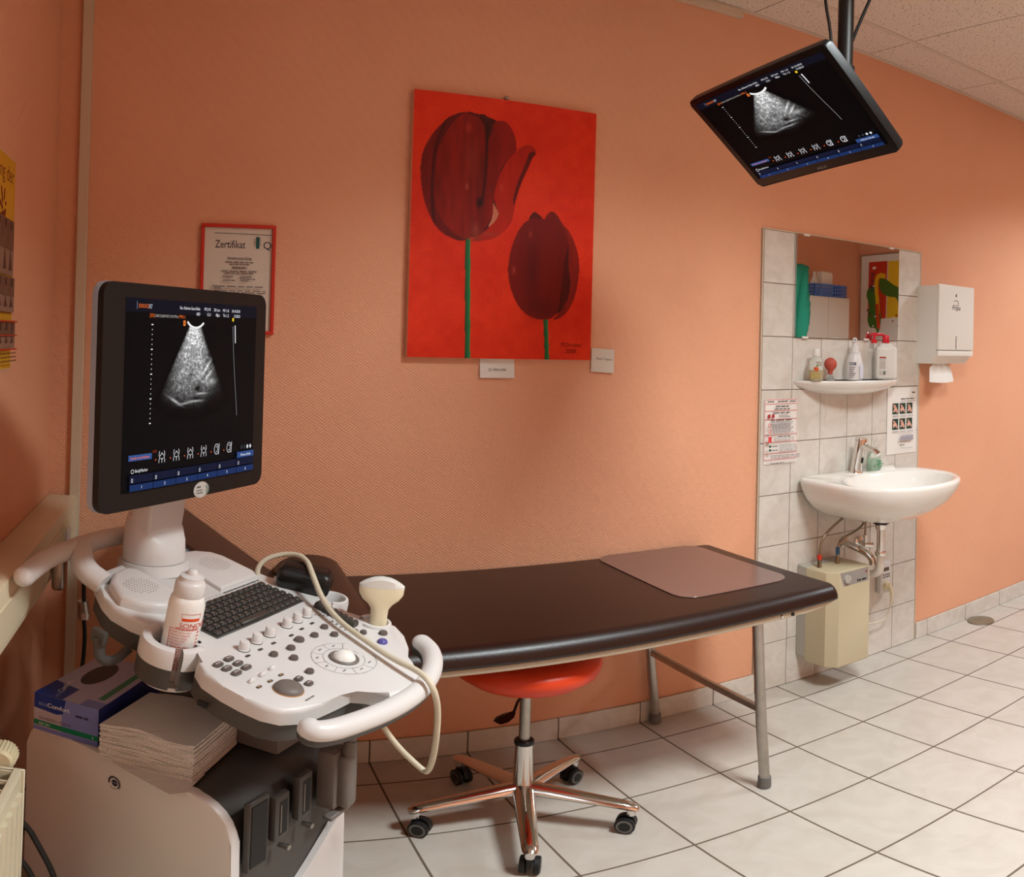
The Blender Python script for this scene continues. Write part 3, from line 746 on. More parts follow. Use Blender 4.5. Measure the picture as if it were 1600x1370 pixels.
p.scribble(-.015, .03, .060, .002, dk, 4); p.scribble(-.015, .04, .055, .002, dk, 4)
for k in range(9): p.scribble(-.054, .055 - (k % 4) * .006, .034 - k * .0048, .0024, (120, 112, 120), 8)
for k in range(2):
    p.line([(-.070 + .007 * math.cos(R(a)), .026 - k * .022 + .007 * math.sin(R(a))) for a in range(0, 361, 30)], .002, (200, 60, 60)); p.line([(-.075, .021 - k * .022), (-.065, .031 - k * .022)], .0018, (200, 60, 60))
p.rect(-.079, -.036, -.062, -.016, (214, 70, 76)); p.scribble(-.03, .03, -.018, .003, dk, 3)
for k in range(3): p.scribble(-.054, .05, -.022 - k * .005, .002, (140, 120, 124), 7)
for k in range(2): p.rect(-.078, -.056 - k * .014, -.066, -.048 - k * .014, (60, 90, 70)); p.scribble(-.062, -.034, -.054 - k * .014, .003, dk, 2)
for k in range(6): p.scribble(-.030, .060, -.050 - k * .005, .002, (130, 122, 126), 6)
for k in range(3): p.scribble(-.075, .07, -.088 - k * .005, .0022, (130, 110, 116), 8)
p.scribble(-.078, -.01, -.116, .0022, dk, 5); p.build('sheet_print', 'print', nt_, o=(0, -.001, 0), ax=(1, 0, 0), ay=(0, 0, 1))
nt_ = thing('handwashing_guide', 'white sheet with six small hand-washing photos on the tiles', 'notice', (.993, -.0115, 1.050))
sheet('s', .198, .292).make('sheet', 'paper', nt_, smooth=0)
p = Print(); p.scribble(.066, .088, .120, .006, dk, 2); p.scribble(-.01, .085, .094, .004, dk, 4); p.scribble(-.01, .085, .085, .0024, (130, 122, 130), 6)
for i in range(3):
    for j in range(2):
        x0, z0 = -.066 + i * .048, .030 - j * .068
        h_ = Print(); h_.rect(x0, z0, x0 + .040, z0 + .048, (44, 66, 56)); k = i + 3 * j
        h_.poly([(x0 + .004 + .003 * (k % 3), z0 + .044), (x0 + .020, z0 + .040 - .004 * (k % 2)), (x0 + .036, z0 + .016), (x0 + .036, z0 + .004), (x0 + .022, z0 + .010 + .004 * (k % 2)), (x0 + .010, z0 + .026)], (206, 150, 130)); h_.poly([(x0 + .004, z0 + .014 + .01 * (k % 2)), (x0 + .026, z0 + .030), (x0 + .030, z0 + .022), (x0 + .008, z0 + .008)], (222, 172, 152)); h_.build('hand_photo', 'print', nt_, o=(0, -.001, 0), ax=(1, 0, 0), ay=(0, 0, 1))
        for q in range(2): p.scribble(x0, x0 + .04, z0 - .008 - q * .004, .0018, (140, 132, 140), 3)
p.rect(-.018, -.088, .070, -.064, (196, 190, 198))
for k in range(5): p.scribble(-.016, .068, -.068 - k * .0045, .002, (150, 142, 152), 6)
p.scribble(-.028, .004, -.108, .004, dk, 2); p.scribble(-.020, .060, -.122, .0018, (150, 142, 150), 6)
p.build('sheet_print', 'print', nt_, o=(0, -.001, 0), ax=(1, 0, 0), ay=(0, 0, 1))['kind'] = 'stuff'

# towel dispenser
td = thing('towel_dispenser', 'white metal paper towel dispenser on the wall beside the tiles', 'towel dispenser', (1.225, 0, 1.345))
b = MB(); MM = Matrix(((0, 0, 1, 0), (1, 0, 0, 0), (0, 1, 0, 0), (0, 0, 0, 1)))
b.prism([(-.0005, -.042), (-.085, -.042), (-.118, -.004), (-.118, .305), (-.0005, .305)], -.135, .135, M=MM); b.make('housing', 'white_metal', td, smooth=0)
b = MB(); b.box((0, -.125, .165), (.268, .014, .292), .003, 2); dd = b.make('front_door', 'white_metal', td)
b = MB(); b.box((0, -.124, .004), (.268, .013, .024), .003, 2); b.make('lower_lip', 'white_metal', td)
b = MB(); b.box((-.004, -.1322, .054), (.004, .001, .058)); b.make('level_slot', 'black_soft', dd, smooth=0)
b = MB(); b.box((-.008, -.1322, .266), (.007, .001, .013)); b.make('keyhole', 'black_soft', dd, smooth=0)
p = Print(); p.text('Fripa', -.008, .200, .032, (56, 50, 46), 'c', shear=.25)
p.line([(-.008 + .018 * math.cos(R(a)), .233 + .010 * math.sin(R(a))) for a in range(150, -60, -15)], .003, (110, 104, 98)); p.line([(-.02, .225), (-.006, .220), (.012, .222)], .002, (130, 124, 118))
p.build('logo_print', 'print', dd, o=(0, -.1322, 0), ax=(1, 0, 0), ay=(0, 0, 1))
b = MB(); W_ = 14; pts_ = []
rings = []
for s, hw, yy in ((0, .012, -.062), (.15, .045, -.064), (.4, .078, -.068), (.7, .086, -.074), (1, .090, -.078)):
    rings.append([V(.0 - .034 + hw * (-1 + 2 * k / W_), yy - .010 * math.sin(PI * k / W_) * s + .004 * math.sin(5 * k) * (1 - s) + dy, -.020 - .105 * s - .004 * math.sin(PI * k / W_)) for k, dy in [(k, 0) for k in range(W_ + 1)] + [(k, .0012) for k in range(W_, -1, -1)]])
b.loft(rings); tag(b.make('paper_towel', 'paper', None, (1.225, 0, 1.345), smooth=50), 'white paper towel hanging out of the wall dispenser', 'paper towel')
b = MB(); b.lathe([(0, .0015), (.064, .0015), (.066, .003), (.064, .006), (.010, .008), (0, .008)], 40, (1.525, -.085, 0)); tag(b.make('floor_cap', 'floor_disc', smooth=30), 'flat round brown-grey cap on the floor by the skirting', 'floor cap')
# ------------------------------------------------------------------ pictures on the back wall
pa = thing('tulip_painting', 'unframed canvas of two dark red tulips on orange-red ground', 'painting', (-1.128, 0, 1.304))
PW, PH = .600, .806
b = MB(); b.box((PW / 2, -.0125, PH / 2), (PW, .023, PH), .002, 1); b.make('canvas', 'canvas_edge', pa)
mm = lambda L: smoothpts([((x - 5) / 1000 + .018, z / 1000) for x, z in L], 1)
T_L = mm([(124, 741), (93, 721), (62, 692), (38, 656), (18, 614), (11, 567), (15, 514), (25, 462), (44, 418), (67, 381), (100, 359), (140, 347), (169, 354), (91, 414), (53, 482), (48, 553), (63, 633), (94, 699), (129, 738)])
T_M = mm([(147, 748), (129, 736), (98, 699), (67, 637), (51, 571), (51, 499), (66, 430), (103, 380), (158, 352), (177, 364), (190, 414), (191, 457), (205, 484), (213, 531), (217, 590), (214, 671), (204, 719), (185, 741), (162, 742)])
T_K = mm([(184, 743), (197, 750), (214, 745), (236, 723), (227, 680), (216, 664), (212, 705), (200, 730)])
T_R = mm([(235, 725), (260, 737), (283, 729), (303, 701), (312, 672), (313, 636), (286, 612), (268, 588), (252, 542), (244, 498), (242, 473), (245, 440), (220, 392), (199, 365), (173, 360), (186, 411), (196, 458), (206, 495), (216, 546), (218, 620), (218, 664), (231, 692)])
T_Q = mm([(354, 670), (372, 660), (381, 644), (367, 625), (352, 586), (330, 536), (315, 483), (310, 446), (301, 412), (277, 382), (247, 362), (207, 352), (173, 349), (202, 369), (235, 400), (253, 423), (260, 442), (250, 466), (244, 487), (247, 516), (261, 565), (282, 605), (312, 642), (331, 659)])
T_D = mm([(358, 647), (380, 644), (365, 625), (350, 586), (328, 535), (313, 482), (305, 467), (308, 497), (319, 542), (337, 588), (351, 627)])
T_W = mm([(241, 476), (248, 462), (260, 445), (259, 431), (244, 408), (226, 394), (238, 418), (243, 444)])
S_l = mm([(377, 459), (393, 450), (410, 436), (374, 426), (356, 429)])
S_r = mm([(412, 436), (423, 455), (438, 465), (458, 452), (472, 429), (506, 398), (531, 342), (538, 300), (534, 236), (516, 171), (482, 131), (444, 121), (474, 148), (500, 188), (506, 241), (498, 290), (500, 340), (495, 382), (474, 416), (450, 432), (423, 444)])
S_b = mm([(356, 429), (330, 401), (309, 354), (298, 305), (295, 264), (302, 223), (322, 176), (349, 143), (383, 126), (421, 121), (451, 130), (470, 158), (476, 211), (481, 257), (485, 318), (497, 354), (495, 382), (474, 416), (450, 436), (423, 444), (410, 434), (385, 439)])
S_g = mm([(496, 347), (500, 329), (498, 290), (507, 259), (507, 220), (496, 177), (466, 148), (475, 176), (479, 233), (483, 275), (485, 321)])
def painting(X, Y):
    L = lambda c: np.array(lin(c))
    k = vnoise(X * .35 + Y * 1.1 + 3, Y * .4 - X * .9 + 5, 9, 1) * .6 + vnoise(X, Y, 40, 2) * .4
    C = L((206, 34, 10)) * (1 - k[..., None]) + L((232, 58, 22)) * k[..., None]
    def paint(C, poly, c0, c1, f=1, seed=3, ax=.5, w=.05, lite=None):
        m = inpoly(X, Y, poly); xs_ = [p[0] for p in poly]; x0, x1 = min(xs_), max(xs_)
        u = np.clip((X - x0) / (x1 - x0), 0, 1)
        g = np.clip(1 - np.abs(u - ax) * 1.7, 0, 1) * .55 + vnoise(X * 4 + 9, Y * .7, 22, seed) * .45
        col = L(c0) * (1 - g[..., None]) + L(c1) * g[..., None]
        return np.where(m[..., None], col, C)
    def blob(C, x, y, rx, ry, c, a):
        w = np.exp(-(((X - x) / rx) ** 2 + ((Y - y) / ry) ** 2)) * a
        return C * (1 - w[..., None]) + L(c) * w[..., None]
    for p0, p1, q in (((.177, .186), (.357, 0), .0085), ((.438, .446), (.126, 0), .0075)):
        xc = p0[0] + (p0[1] - p0[0]) * (p1[0] - Y) / p1[0]
        s = (X - xc) / q; m = (np.abs(s) < 1) & (Y < p1[0]); t = np.clip(s * .5 + .5, 0, 1)
        col = L((30, 66, 40)) * (1 - t[..., None]) + L((30, 132, 74)) * t[..., None]
        C = np.where(m[..., None], col, C)
    big_m = np.zeros(X.shape, bool); c_ = (.185, .55)
    for P_ in (T_L, T_K, T_M, T_R):
        big_m |= inpoly(X, Y, P_)
    fill = smoothpts([(.060, .66), (.10, .725), (.16, .752), (.21, .745), (.26, .735), (.30, .70), (.322, .65), (.30, .58), (.30, .45), (.27, .39), (.20, .362), (.14, .362), (.09, .39), (.05, .46), (.036, .55)], 2)
    C = np.where(inpoly(X, Y, fill)[..., None], L((74, 12, 8)), C); big_m |= inpoly(X, Y, fill)
    C = paint(C, T_K, (58, 14, 10), (80, 18, 12))
    C = paint(C, T_L, (84, 14, 10), (126, 20, 14), seed=4, ax=.15)
    C = paint(C, T_R, (112, 14, 8), (150, 22, 12), seed=5, ax=.75)
    C = paint(C, T_M, (96, 14, 8), (150, 26, 14), seed=6, ax=.45)
    C = paint(C, T_Q, (150, 22, 8), (188, 32, 10), seed=7, ax=.5)
    C = paint(C, T_D, (64, 10, 10), (110, 16, 12), seed=8)
    C0 = C.copy()
    for y0 in np.linspace(.37, .72, 40):                       # dark seams between the petals
        t = (y0 - .37) / .35; C = blob(C, .062 + .075 * (t - .42) ** 2 + (.055 * max(0, t - .75) * 4 * .25), y0, .004, .012, (48, 8, 8), .55)
        C = blob(C, .204 + .026 * math.sin(min(1, t * 1.4) * 1.57), y0 if t > .3 else .47, .004, .012, (46, 8, 8), .6)
    C = np.where(big_m[..., None], C, C0); C = paint(C, T_Q, (150, 22, 8), (188, 32, 10), seed=7, ax=.5); C = paint(C, T_D, (64, 10, 10), (110, 16, 12), seed=8)
    C = np.where(inpoly(X, Y, T_W)[..., None], L((200, 120, 92)), C)
    for x, y, rx, ry, c, a in ((.17, .70, .008, .014, (190, 60, 40), .6), (.185, .60, .02, .05, (150, 60, 44), .35), (.17, .515, .004, .01, (200, 90, 70), .6), (.28, .52, .006, .012, (210, 80, 50), .4), (.20, .385, .012, .02, (170, 84, 64), .4), (.195, .36, .03, .008, (120, 60, 40), .5), (.245, .375, .03, .006, (150, 70, 50), .4)): C = blob(C, x, y, rx, ry, c, a)
    fill2 = smoothpts([(.36, .43), (.42, .44), (.47, .43), (.52, .38), (.54, .30), (.53, .21), (.49, .145), (.44, .130), (.39, .138), (.34, .18), (.315, .26), (.32, .35)], 2)
    C = np.where(inpoly(X, Y, fill2)[..., None], L((62, 10, 8)), C)
    C = paint(C, S_l, (70, 14, 8), (90, 16, 10)); C = paint(C, S_r, (96, 16, 10), (150, 26, 14), seed=11, ax=.9)
    C = paint(C, S_b, (108, 14, 8), (124, 18, 12), seed=12, ax=.3); C = paint(C, S_g, (60, 8, 8), (90, 14, 12), seed=13)
    for x, y, rx, ry, c, a in ((.39, .27, .03, .12, (70, 14, 8), .6), (.425, .16, .05, .03, (66, 10, 8), .5), (.38, .385, .006, .012, (170, 60, 44), .5), (.328, .27, .005, .010, (190, 70, 60), .6), (.43, .30, .02, .1, (120, 20, 12), .4)): C = blob(C, x, y, rx, ry, c, a)
    return np.clip(C, 0, 1)
grid_print('painted_tulips', 'paint_art', pa, PW - .002, PH - .002, 260, 350, painting, (.001, -.0243, .001), (1, 0, 0), (0, 0, 1))
p = Print(); p.text('M.Struhal', .492, .042, .019, (96, 12, 8), shear=.15); p.text('2000', .508, .022, .019, (96, 12, 8), shear=.2); p.build('signature', 'print', pa, o=(0, -.0243, 0), ax=(1, 0, 0), ay=(0, 0, 1))
b = MB(); b.cyl((.295, 0, PH + .010), (.295, -.012, PH + .010), .004, n=10); b.sphere((.295, -.013, PH + .010), .007, 12, 8); tag(b.make('picture_nail', 'steel', None, (-1.128, 0, 1.304)), 'small metal nail in the wall above the tulip painting', 'nail')
cd = thing('sale_card', 'white card reading ZU VERKAUFEN below the tulip painting', 'card', (-.838, -.006, 1.275), (R(-6), 0, 0))
b = MB(); b.box((0, 0, 0), (.112, .0012, .058)); b.make('card', 'paper', cd, smooth=0)
p = Print(); p.text('ZU VERKAUFEN', 0, -.008, .011, (50, 40, 44), 'c', width=.058); p.build('card_print', 'print', cd, o=(0, -.0006, 0), ax=(1, 0, 0), ay=(0, 0, 1))
cd = thing('title_card', 'white card reading Rote Tulpen beside the lower corner of the painting', 'card', (-.474, -.006, 1.304), (R(-5), R(3), 0))
b = MB(); b.box((0, 0, 0), (.084, .0012, .076)); b.make('card', 'paper_warm', cd, smooth=0)
p = Print(); p.text('-Rote Tulpen-', .004, .002, .011, (110, 92, 84), 'c', width=.064); p.build('card_print', 'print', cd, o=(0, -.0006, 0), ax=(1, 0, 0), ay=(0, 0, 1))

ce = thing('certificate', 'certificate sheet headed Zertifikat in a thin red frame', 'certificate', (-1.622, -.001, 1.514))
CW, CH = .212, .312
for s_, (cx_, cz_, w_, h_) in enumerate(((0, CH / 2 - .005, CW, .010), (0, -CH / 2 + .005, CW, .010), (-CW / 2 + .005, 0, .010, CH - .02), (CW / 2 - .005, 0, .010, CH - .02))):
    b = MB(); b.box((cx_, -.007, cz_), (w_, .014, h_), .0015, 1); b.make('frame_bar', 'orange_frame', ce)
b = MB(); b.box((0, -.003, 0), (CW - .018, .004, CH - .018)); b.make('sheet', 'paper_warm', ce, smooth=0)
p = Print(); ink = (42, 40, 60); g_ = (110, 98, 92)
p.line([(-.068, .130), (.092, .128)], .0016, ink); p.text('Zertifikat', -.066, .088, .031, ink, width=.086)
p.rect(.050, .088, .060, .122, (40, 96, 92)); p.text('Q', .070, .088, .030, (60, 54, 66))
for k in range(4): p.line([(.043, .096 + k * .006), (.064, .099 + k * .006)], .0012, ink)
p.text('Abnahmeprüfung', .004, .056, .010, (64, 58, 62), 'c', width=.070); p.line([(-.032, .0545), (.038, .0545)], .0008, (64, 58, 62))
for a0, a1, z, h_ in ((-.036, .044, .046, .0028), (-.024, .034, .040, .0028), (-.016, .026, .029, .005), (-.046, .056, .020, .0028), (-.036, .044, .014, .0028), (-.042, -.012, .004, .0034), (.008, .040, .004, .0034), (.008, .05, -.002, .003), (-.042, -.006, -.007, .0034), (.008, .03, -.007, .003), (-.072, .072, -.024, .003), (-.066, -.046, -.029, .003), (-.066, .080, -.036, .0026), (-.066, .080, -.041, .0026), (.0, .080, -.060, .0026), (.0, .080, -.065, .0026), (.02, .078, -.118, .0022)): p.scribble(a0, a1, z, h_, g_, 5)
p.line([(-.07, -.140), (.085, -.140)], .001, ink); p.build('sheet_print', 'print', ce, o=(0, -.005, 0), ax=(1, 0, 0), ay=(0, 0, 1))

# wall chart on the left wall
wc = thing('wall_chart', 'yellow medical wall chart with scan pictures on the left wall', 'poster', (XL + .001, -.545, 1.27))
b = MB(); b.box((.0005, -.22, .228), (.001, .44, .466)); b.make('chart_sheet', 'paper_warm', wc, smooth=0)
p = Print(); ye = (214, 158, 40)
p.rect(-.44, -.003, 0, .459, ye)
p.text('Darstellung der', -.012, .405, .050, (110, 44, 24), 'r'); 
for k in range(6): p.line([(-.11 + .030 * math.cos(R(60 * k)), .352 + .034 * math.sin(R(60 * k))), (-.10 + .014 * math.cos(R(60 * k + 30)), .345 + .014 * math.sin(R(60 * k + 30)))], .008, (122, 40, 30))
for z0, z1 in ((.200, .322), (.120, .196), (.042, .100)):
    for i in range(8):
        x1 = -.004 - i * .055; p.rect(x1 - .052, z0, x1, z1, (118, 84, 66)); p.rect(x1 - .052, z0, x1, z0 + (z1 - z0) * .45, (150, 116, 96)); p.poly([(x1 - .046, z0 + .01), (x1 - .030, z0 + (z1 - z0) * .5), (x1 - .012, z0 + .012)], (96, 62, 50)); p.rect(x1 - .035, z1 - .02, x1 - .02, z1 - .004, (80, 50, 40))
p.line([(-.44, .100), (0, .100)], .0035, (190, 60, 34)); p.line([(-.44, .04), (0, .04)], .0035, (190, 60, 34)); p.line([(-.44, .070), (0, .070)], .0025, (190, 60, 34))
for k in range(3): p.scribble(-.2, -.01, .030 - k * .008, .003, (120, 80, 30), 8)
p.build('chart_print', 'print', wc, o=(.0012, 0, 0), ax=(0, 1, 0), ay=(0, 0, 1))

# radiator
ra = thing('radiator', 'cream ribbed panel radiator with top grille below the left wall trunking', 'radiator', (0, 0, 0))
RX0, RX1, RY0, RY1, RZ0, RZ1 = -2.095, -1.985, -2.60, -1.030, .12, .572
b = MB(); b.box((RX1 - .008, (RY0 + RY1) / 2, (RZ0 + RZ1) / 2), (.010, RY1 - RY0 - .01, RZ1 - RZ0), .003, 1); 
for k in range(int((RY1 - RY0 - .06) / .0333)):
    yy = RY1 - .035 - .0333 * k; b.loft([[V(RX1 - .004, yy - .011, z), V(RX1 + .005, yy - .007, z), V(RX1 + .005, yy + .007, z), V(RX1 - .004, yy + .011, z)] for z in (RZ0 + .03, RZ1 - .035)])
b.make('front_panel', 'cream_metal', ra, smooth=30)
b = MB(); b.box((RX0 + .008, (RY0 + RY1) / 2, (RZ0 + RZ1) / 2), (.010, RY1 - RY0 - .01, RZ1 - RZ0), .003, 1); b.make('rear_panel', 'cream_metal', ra)
for yy in (RY1 - .0025, RY0 + .0025):
    b = MB(); b.box(((RX0 + RX1) / 2, yy, (RZ0 + RZ1) / 2), (RX1 - RX0 + .004, .005, RZ1 - RZ0 + .004), .0015, 1); b.make('side_cover', 'cream_metal', ra)
b = MB()
for xx in (RX0 + .010, (RX0 + RX1) / 2, RX1 - .010): b.box((xx, (RY0 + RY1) / 2, RZ1), (.012 if xx != (RX0 + RX1) / 2 else .004, RY1 - RY0 - .01, .010), .001, 1)
for k in range(int((RY1 - RY0) / .034)): b.box(((RX0 + RX1) / 2, RY1 - .016 - k * .034, RZ1 - .001), (RX1 - RX0 - .01, .0035, .008))
b.make('top_grille', 'cream_metal', ra, smooth=30)
b = MB(); b.loft([[V((RX0 + RX1) / 2 - .004 + .03 * math.sin(6 * k), yy, zz) for k, yy, zz in ((0, RY1 - .012, RZ0 + .05), (0, RY1 - .012, RZ1 - .03), (0, RY0 + .02, RZ1 - .03), (0, RY0 + .02, RZ0 + .05))], [V((RX0 + RX1) / 2 + .004, yy, zz) for yy, zz in ((RY1 - .012, RZ0 + .05), (RY1 - .012, RZ1 - .03), (RY0 + .02, RZ1 - .03), (RY0 + .02, RZ0 + .05))]]); b.make('convector', 'grey_dark', ra, smooth=0)
b = MB(); M_ = Matrix.Translation((-2.030, -1.024, .577)) @ Matrix.Rotation(R(-90), 4, 'X')
prof = [(.0, 0), (.020, 0), (.024, .006), (.024, .045), (.020, .052), (0, .054)]
b.lathe(prof, 24, M=M_)
for k in range(24): 
    a = 2 * PI * k / 24; p0 = M_ @ V(.0245 * math.cos(a), .0245 * math.sin(a), .008); p1 = M_ @ V(.0245 * math.cos(a), .0245 * math.sin(a), .044); b.tube([p0, p1], .0015, 5)
b.cyl((-2.030, -1.012, .56), (-2.030, -1.016, .13), .010, n=12)
b.make('thermostat_knob', 'cream_plastic', ra)

# ------------------------------------------------------------------ screens
def display(pr, w, h, wide=False):
    """the picture both screens show: pr = Print in metres, origin lower left"""
    S = lambda s: s * w
    T = lambda t: t * h
    wt = (235, 235, 240); og = (235, 110, 40); u = h
    pr.rect(0, 0, w, h, (2, 2, 3)); pr.rect(0, T(.93), w, h, (10, 13, 26))
    pr.rect(S(.068), T(.945), S(.071), T(.985), (110, 130, 160)); pr.text('SONOACE', S(.079), T(.952), u * .030, og, width=S(.068)); pr.text('R7', S(.149), T(.950), u * .034, (190, 200, 215), width=S(.022))
    for t_, s0, s1 in (('Gen. Abdomen Gastro/Abdo', .365, .519), ('FPC/V3', .552, .601), ('20.1cm', .628, .678), ('MI 1.0', .702, .752), ('24-10-2010', .778, .850)): pr.text(t_, S(s0), T(.957), u * .024, wt, width=S(s1 - s0))
    for t_, s0, s1 in (('ABD', .49, .519), ('C2-5', .574, .603), ('8fps', .645, .676), ('TIs 1.2', .704, .752), ('15:28:33', .796, .85)): pr.text(t_, S(s0), T(.928), u * .024, wt, width=S(s1 - s0))
    pr.text('[2D]', S(.155), T(.908), u * .024, og, width=S(.032)); pr.text('G48/123dB/FA9/C10/4.7MHz', S(.190), T(.908), u * .022, (170, 165, 160), width=S(.165)); pr.text('P90.1', S(.360), T(.908), u * .024, og, width=S(.045))
    pr.rect(S(.394), T(.868), S(.410), T(.897), (235, 130, 50)); pr.rect(S(.399), T(.876), S(.405), T(.889), (160, 50, 20))
    n = 21
    for k in range(n):
        t_ = .868 - .515 * k / (n - 1); big = k % 5 == 0
        pr.rect(S(.168 + (0 if big else .004) + .0 * k), T(t_ - .003), S(.180 if big else .176), T(t_ + .003), wt)
    pr.rect(S(.782), T(.905), S(.796), T(.925), (235, 200, 40))
    pr.line([(S(.806), T(.880)), (S(.812), T(.78)), (S(.816), T(.78)), (S(.810), T(.880)), (S(.806), T(.880))], S(.003), (220, 220, 225)); pr.poly([(S(.804), T(.88)), (S(.810), T(.88)), (S(.816), T(.78)), (S(.812), T(.78))], (230, 230, 235))
    pr.line([(S(.788), T(.875)), (S(.800), T(.72)), (S(.815), T(.58)), (S(.835), T(.42)), (S(.842), T(.352))], S(.0025), (150, 150, 152))
    # transducer arc
    pr.line([(S(.486) + w * .085 * math.sin(R(a)), T(.955) - h * .0956 * math.cos(R(a))) for a in range(-46, 47, 6)], S(.011), (240, 240, 240))
    pr.rect(S(.037), T(.165), S(.192), T(.196), (52, 84, 140)); pr.text('Sonde verschieben', S(.050), T(.173), u * .02, (240, 110, 60), width=S(.125))
    pr.text('1 / 2', S(.197), T(.196), u * .018, (230, 90, 40), width=S(.025))
    for i in range(6):
        x0, z0 = S(.262 + .1025 * i), T(.168); q = S(.020); r_ = T(.031)
        pr.disc(x0 - S(.043), z0 - T(.012), S(.004), (220, 90, 40), 8)
        if i < 4:
            for sg in (-1, 1):
                pr.line([(x0 + sg * q * .8, z0 + r_), (x0 + sg * q, z0 + r_ * .4), (x0 + sg * q * .75, z0 - r_ * .1), (x0 + sg * q, z0 - r_ * .6), (x0 + sg * q, z0 - r_)], S(.0026), wt)
            pr.line([(x0 - q * .6, z0 + r_ * .2), (x0, z0 + r_ * .7), (x0 + q * .6, z0 + r_ * .2)], S(.0025), wt); pr.line([(x0, z0 - r_), (x0, z0 - r_ * .5), (x0 - q * .4, z0 - r_ * .2)], S(.0025), wt); pr.line([(x0, z0 - r_ * .5), (x0 + q * .4, z0 - r_ * .2)], S(.0025), wt)
        else:
            pr.line([(x0 + q * .9 * math.cos(R(a)), z0 + r_ * .95 * math.sin(R(a))) for a in range(20, 340, 20)], S(.0026), wt); pr.line([(x0 + q * .45 * math.cos(R(a)), z0 + r_ * .5 * math.sin(R(a))) for a in range(-120, 150, 25)], S(.0025), wt)
            pr.line([(x0 + q, z0 + r_), (x0 + q * .8, z0 - r_)], S(.003), wt)
    pr.line([(S(.058) + S(.009) * math.cos(R(a)), T(.112) + S(.009) * math.sin(R(a))) for a in range(0, 361, 30)], S(.0022), wt); pr.text('BodyMarker', S(.074), T(.105), u * .024, wt, width=S(.085))
    for k, (t0, t1, c) in enumerate(((.050, .092, (12, 20, 46)), (.008, .043, (22, 46, 92)))):
        for i in range(6):
            s0, s1 = .04 + i * .16, .04 + (i + 1) * .16 - .004
            pr.rect(S(s0), T(t0), S(min(s1, .99)), T(t1), c)
            pr.text('123456'[i] if k else '[]', S((s0 + s1) / 2) if k else S(s0 + .01), T(t0 + .010), u * .022, wt, 'c' if k else 'l')
    pr.rect(S(.842), T(.096), S(.99), T(.132), (44, 74, 130)); pr.text('Menue Ende', S(.872), T(.105), u * .022, wt, width=S(.09))
    for i in range(4): pr.disc(S(.880 + .026 * i), T(.158), S(.008), (50, 54, 60) if i < 2 else (215, 220, 225), 10, T(.012))
def fan(name, parent, w, h, o, ax, ay, lift):
    """ultrasound sector as a polar sheet of grey values"""
    na, nr = 120, 150
    th = np.linspace(R(-33), R(33), na); rr = np.linspace(.085, .54, nr)
    A, Q = np.meshgrid(th, rr)
    Xs = .486 * w + w * Q * np.sin(A) * .98; Ys = .955 * h - 1.125 * h * Q * np.cos(A)
    d = (Q - .085) / .455; a = A / R(33)
    g = .66 * np.exp(-((d - .14) / .32) ** 2) + .26 * np.exp(-((d - .58) / .24) ** 2)
    g *= np.clip(1.15 - np.abs(a + .12 - .1 * d) ** 2.4 * 1.1, 0, 1)
    g *= .55 + .9 * vnoise(Xs / w * 40, Ys / w * 90, 1.6, 5) * vnoise(Xs / w * 90, Ys / w * 60, 1.4, 6) * 1.6
    for k in range(4): g += .55 * np.exp(-((d - .03 - .035 * k - .006 * np.sin(3 * a + k)) / .007) ** 2) * (.9 - .18 * k) * np.clip(1.1 - a * a, 0, 1)
    def spot(x, y, rx, ry, v, ang=0):
        X_ = Xs / w - x; Y_ = (Ys / h - y); c, s = math.cos(ang), math.sin(ang); U = X_ * c + Y_ * s; W_ = -X_ * s + Y_ * c
        return v * np.exp(-(U / rx) ** 2 - (W_ / ry) ** 2)
    g *= np.clip(1 - spot(.515, .525, .026, .02, 1) - spot(.505, .468, .03, .012, .9) - spot(.46, .60, .02, .008, .5), 0, 1)
    g *= np.clip(1 - spot(.64, .42, .10, .10, .9) - spot(.40, .40, .14, .05, .9) , 0, 1)
    g += spot(.58, .64, .05, .006, .7, .9) + spot(.60, .60, .04, .007, .55, .8) + spot(.545, .495, .04, .005, .5) + spot(.50, .455, .05, .006, .45) + spot(.345, .462, .05, .007, .5, -.5) + spot(.42, .445, .05, .006, .35, .1) + spot(.62, .56, .03, .02, .35)
    g *= np.clip((1 - d) / .16, 0, 1) * np.clip((1 - np.abs(a)) / .10, 0, 1)
    g = np.clip(g * 1.0, 0, .9) ** 1.35
    O, AX, AY = np.array(o), np.array(ax), np.array(ay); N = np.cross(AX, AY)
    P = O + Xs[..., None] * AX + Ys[..., None] * AY + N * lift
    idx = np.arange(na * nr).reshape(nr, na)
    F = np.stack([idx[:-1, :-1], idx[1:, :-1], idx[1:, 1:], idx[:-1, 1:]], -1).reshape(-1, 4)
    me = bpy.data.meshes.new(name); me.from_pydata(P.reshape(-1, 3).tolist(), [], F.tolist())
    at = me.color_attributes.new('Col', 'FLOAT_COLOR', 'POINT'); c = np.repeat(g.reshape(-1, 1), 4, 1); c[:, 3] = 1
    at.data.foreach_set('color', c.reshape(-1).astype(np.float32)); me.materials.append(MATS['screen_fan'])
    return put(name, me, parent)

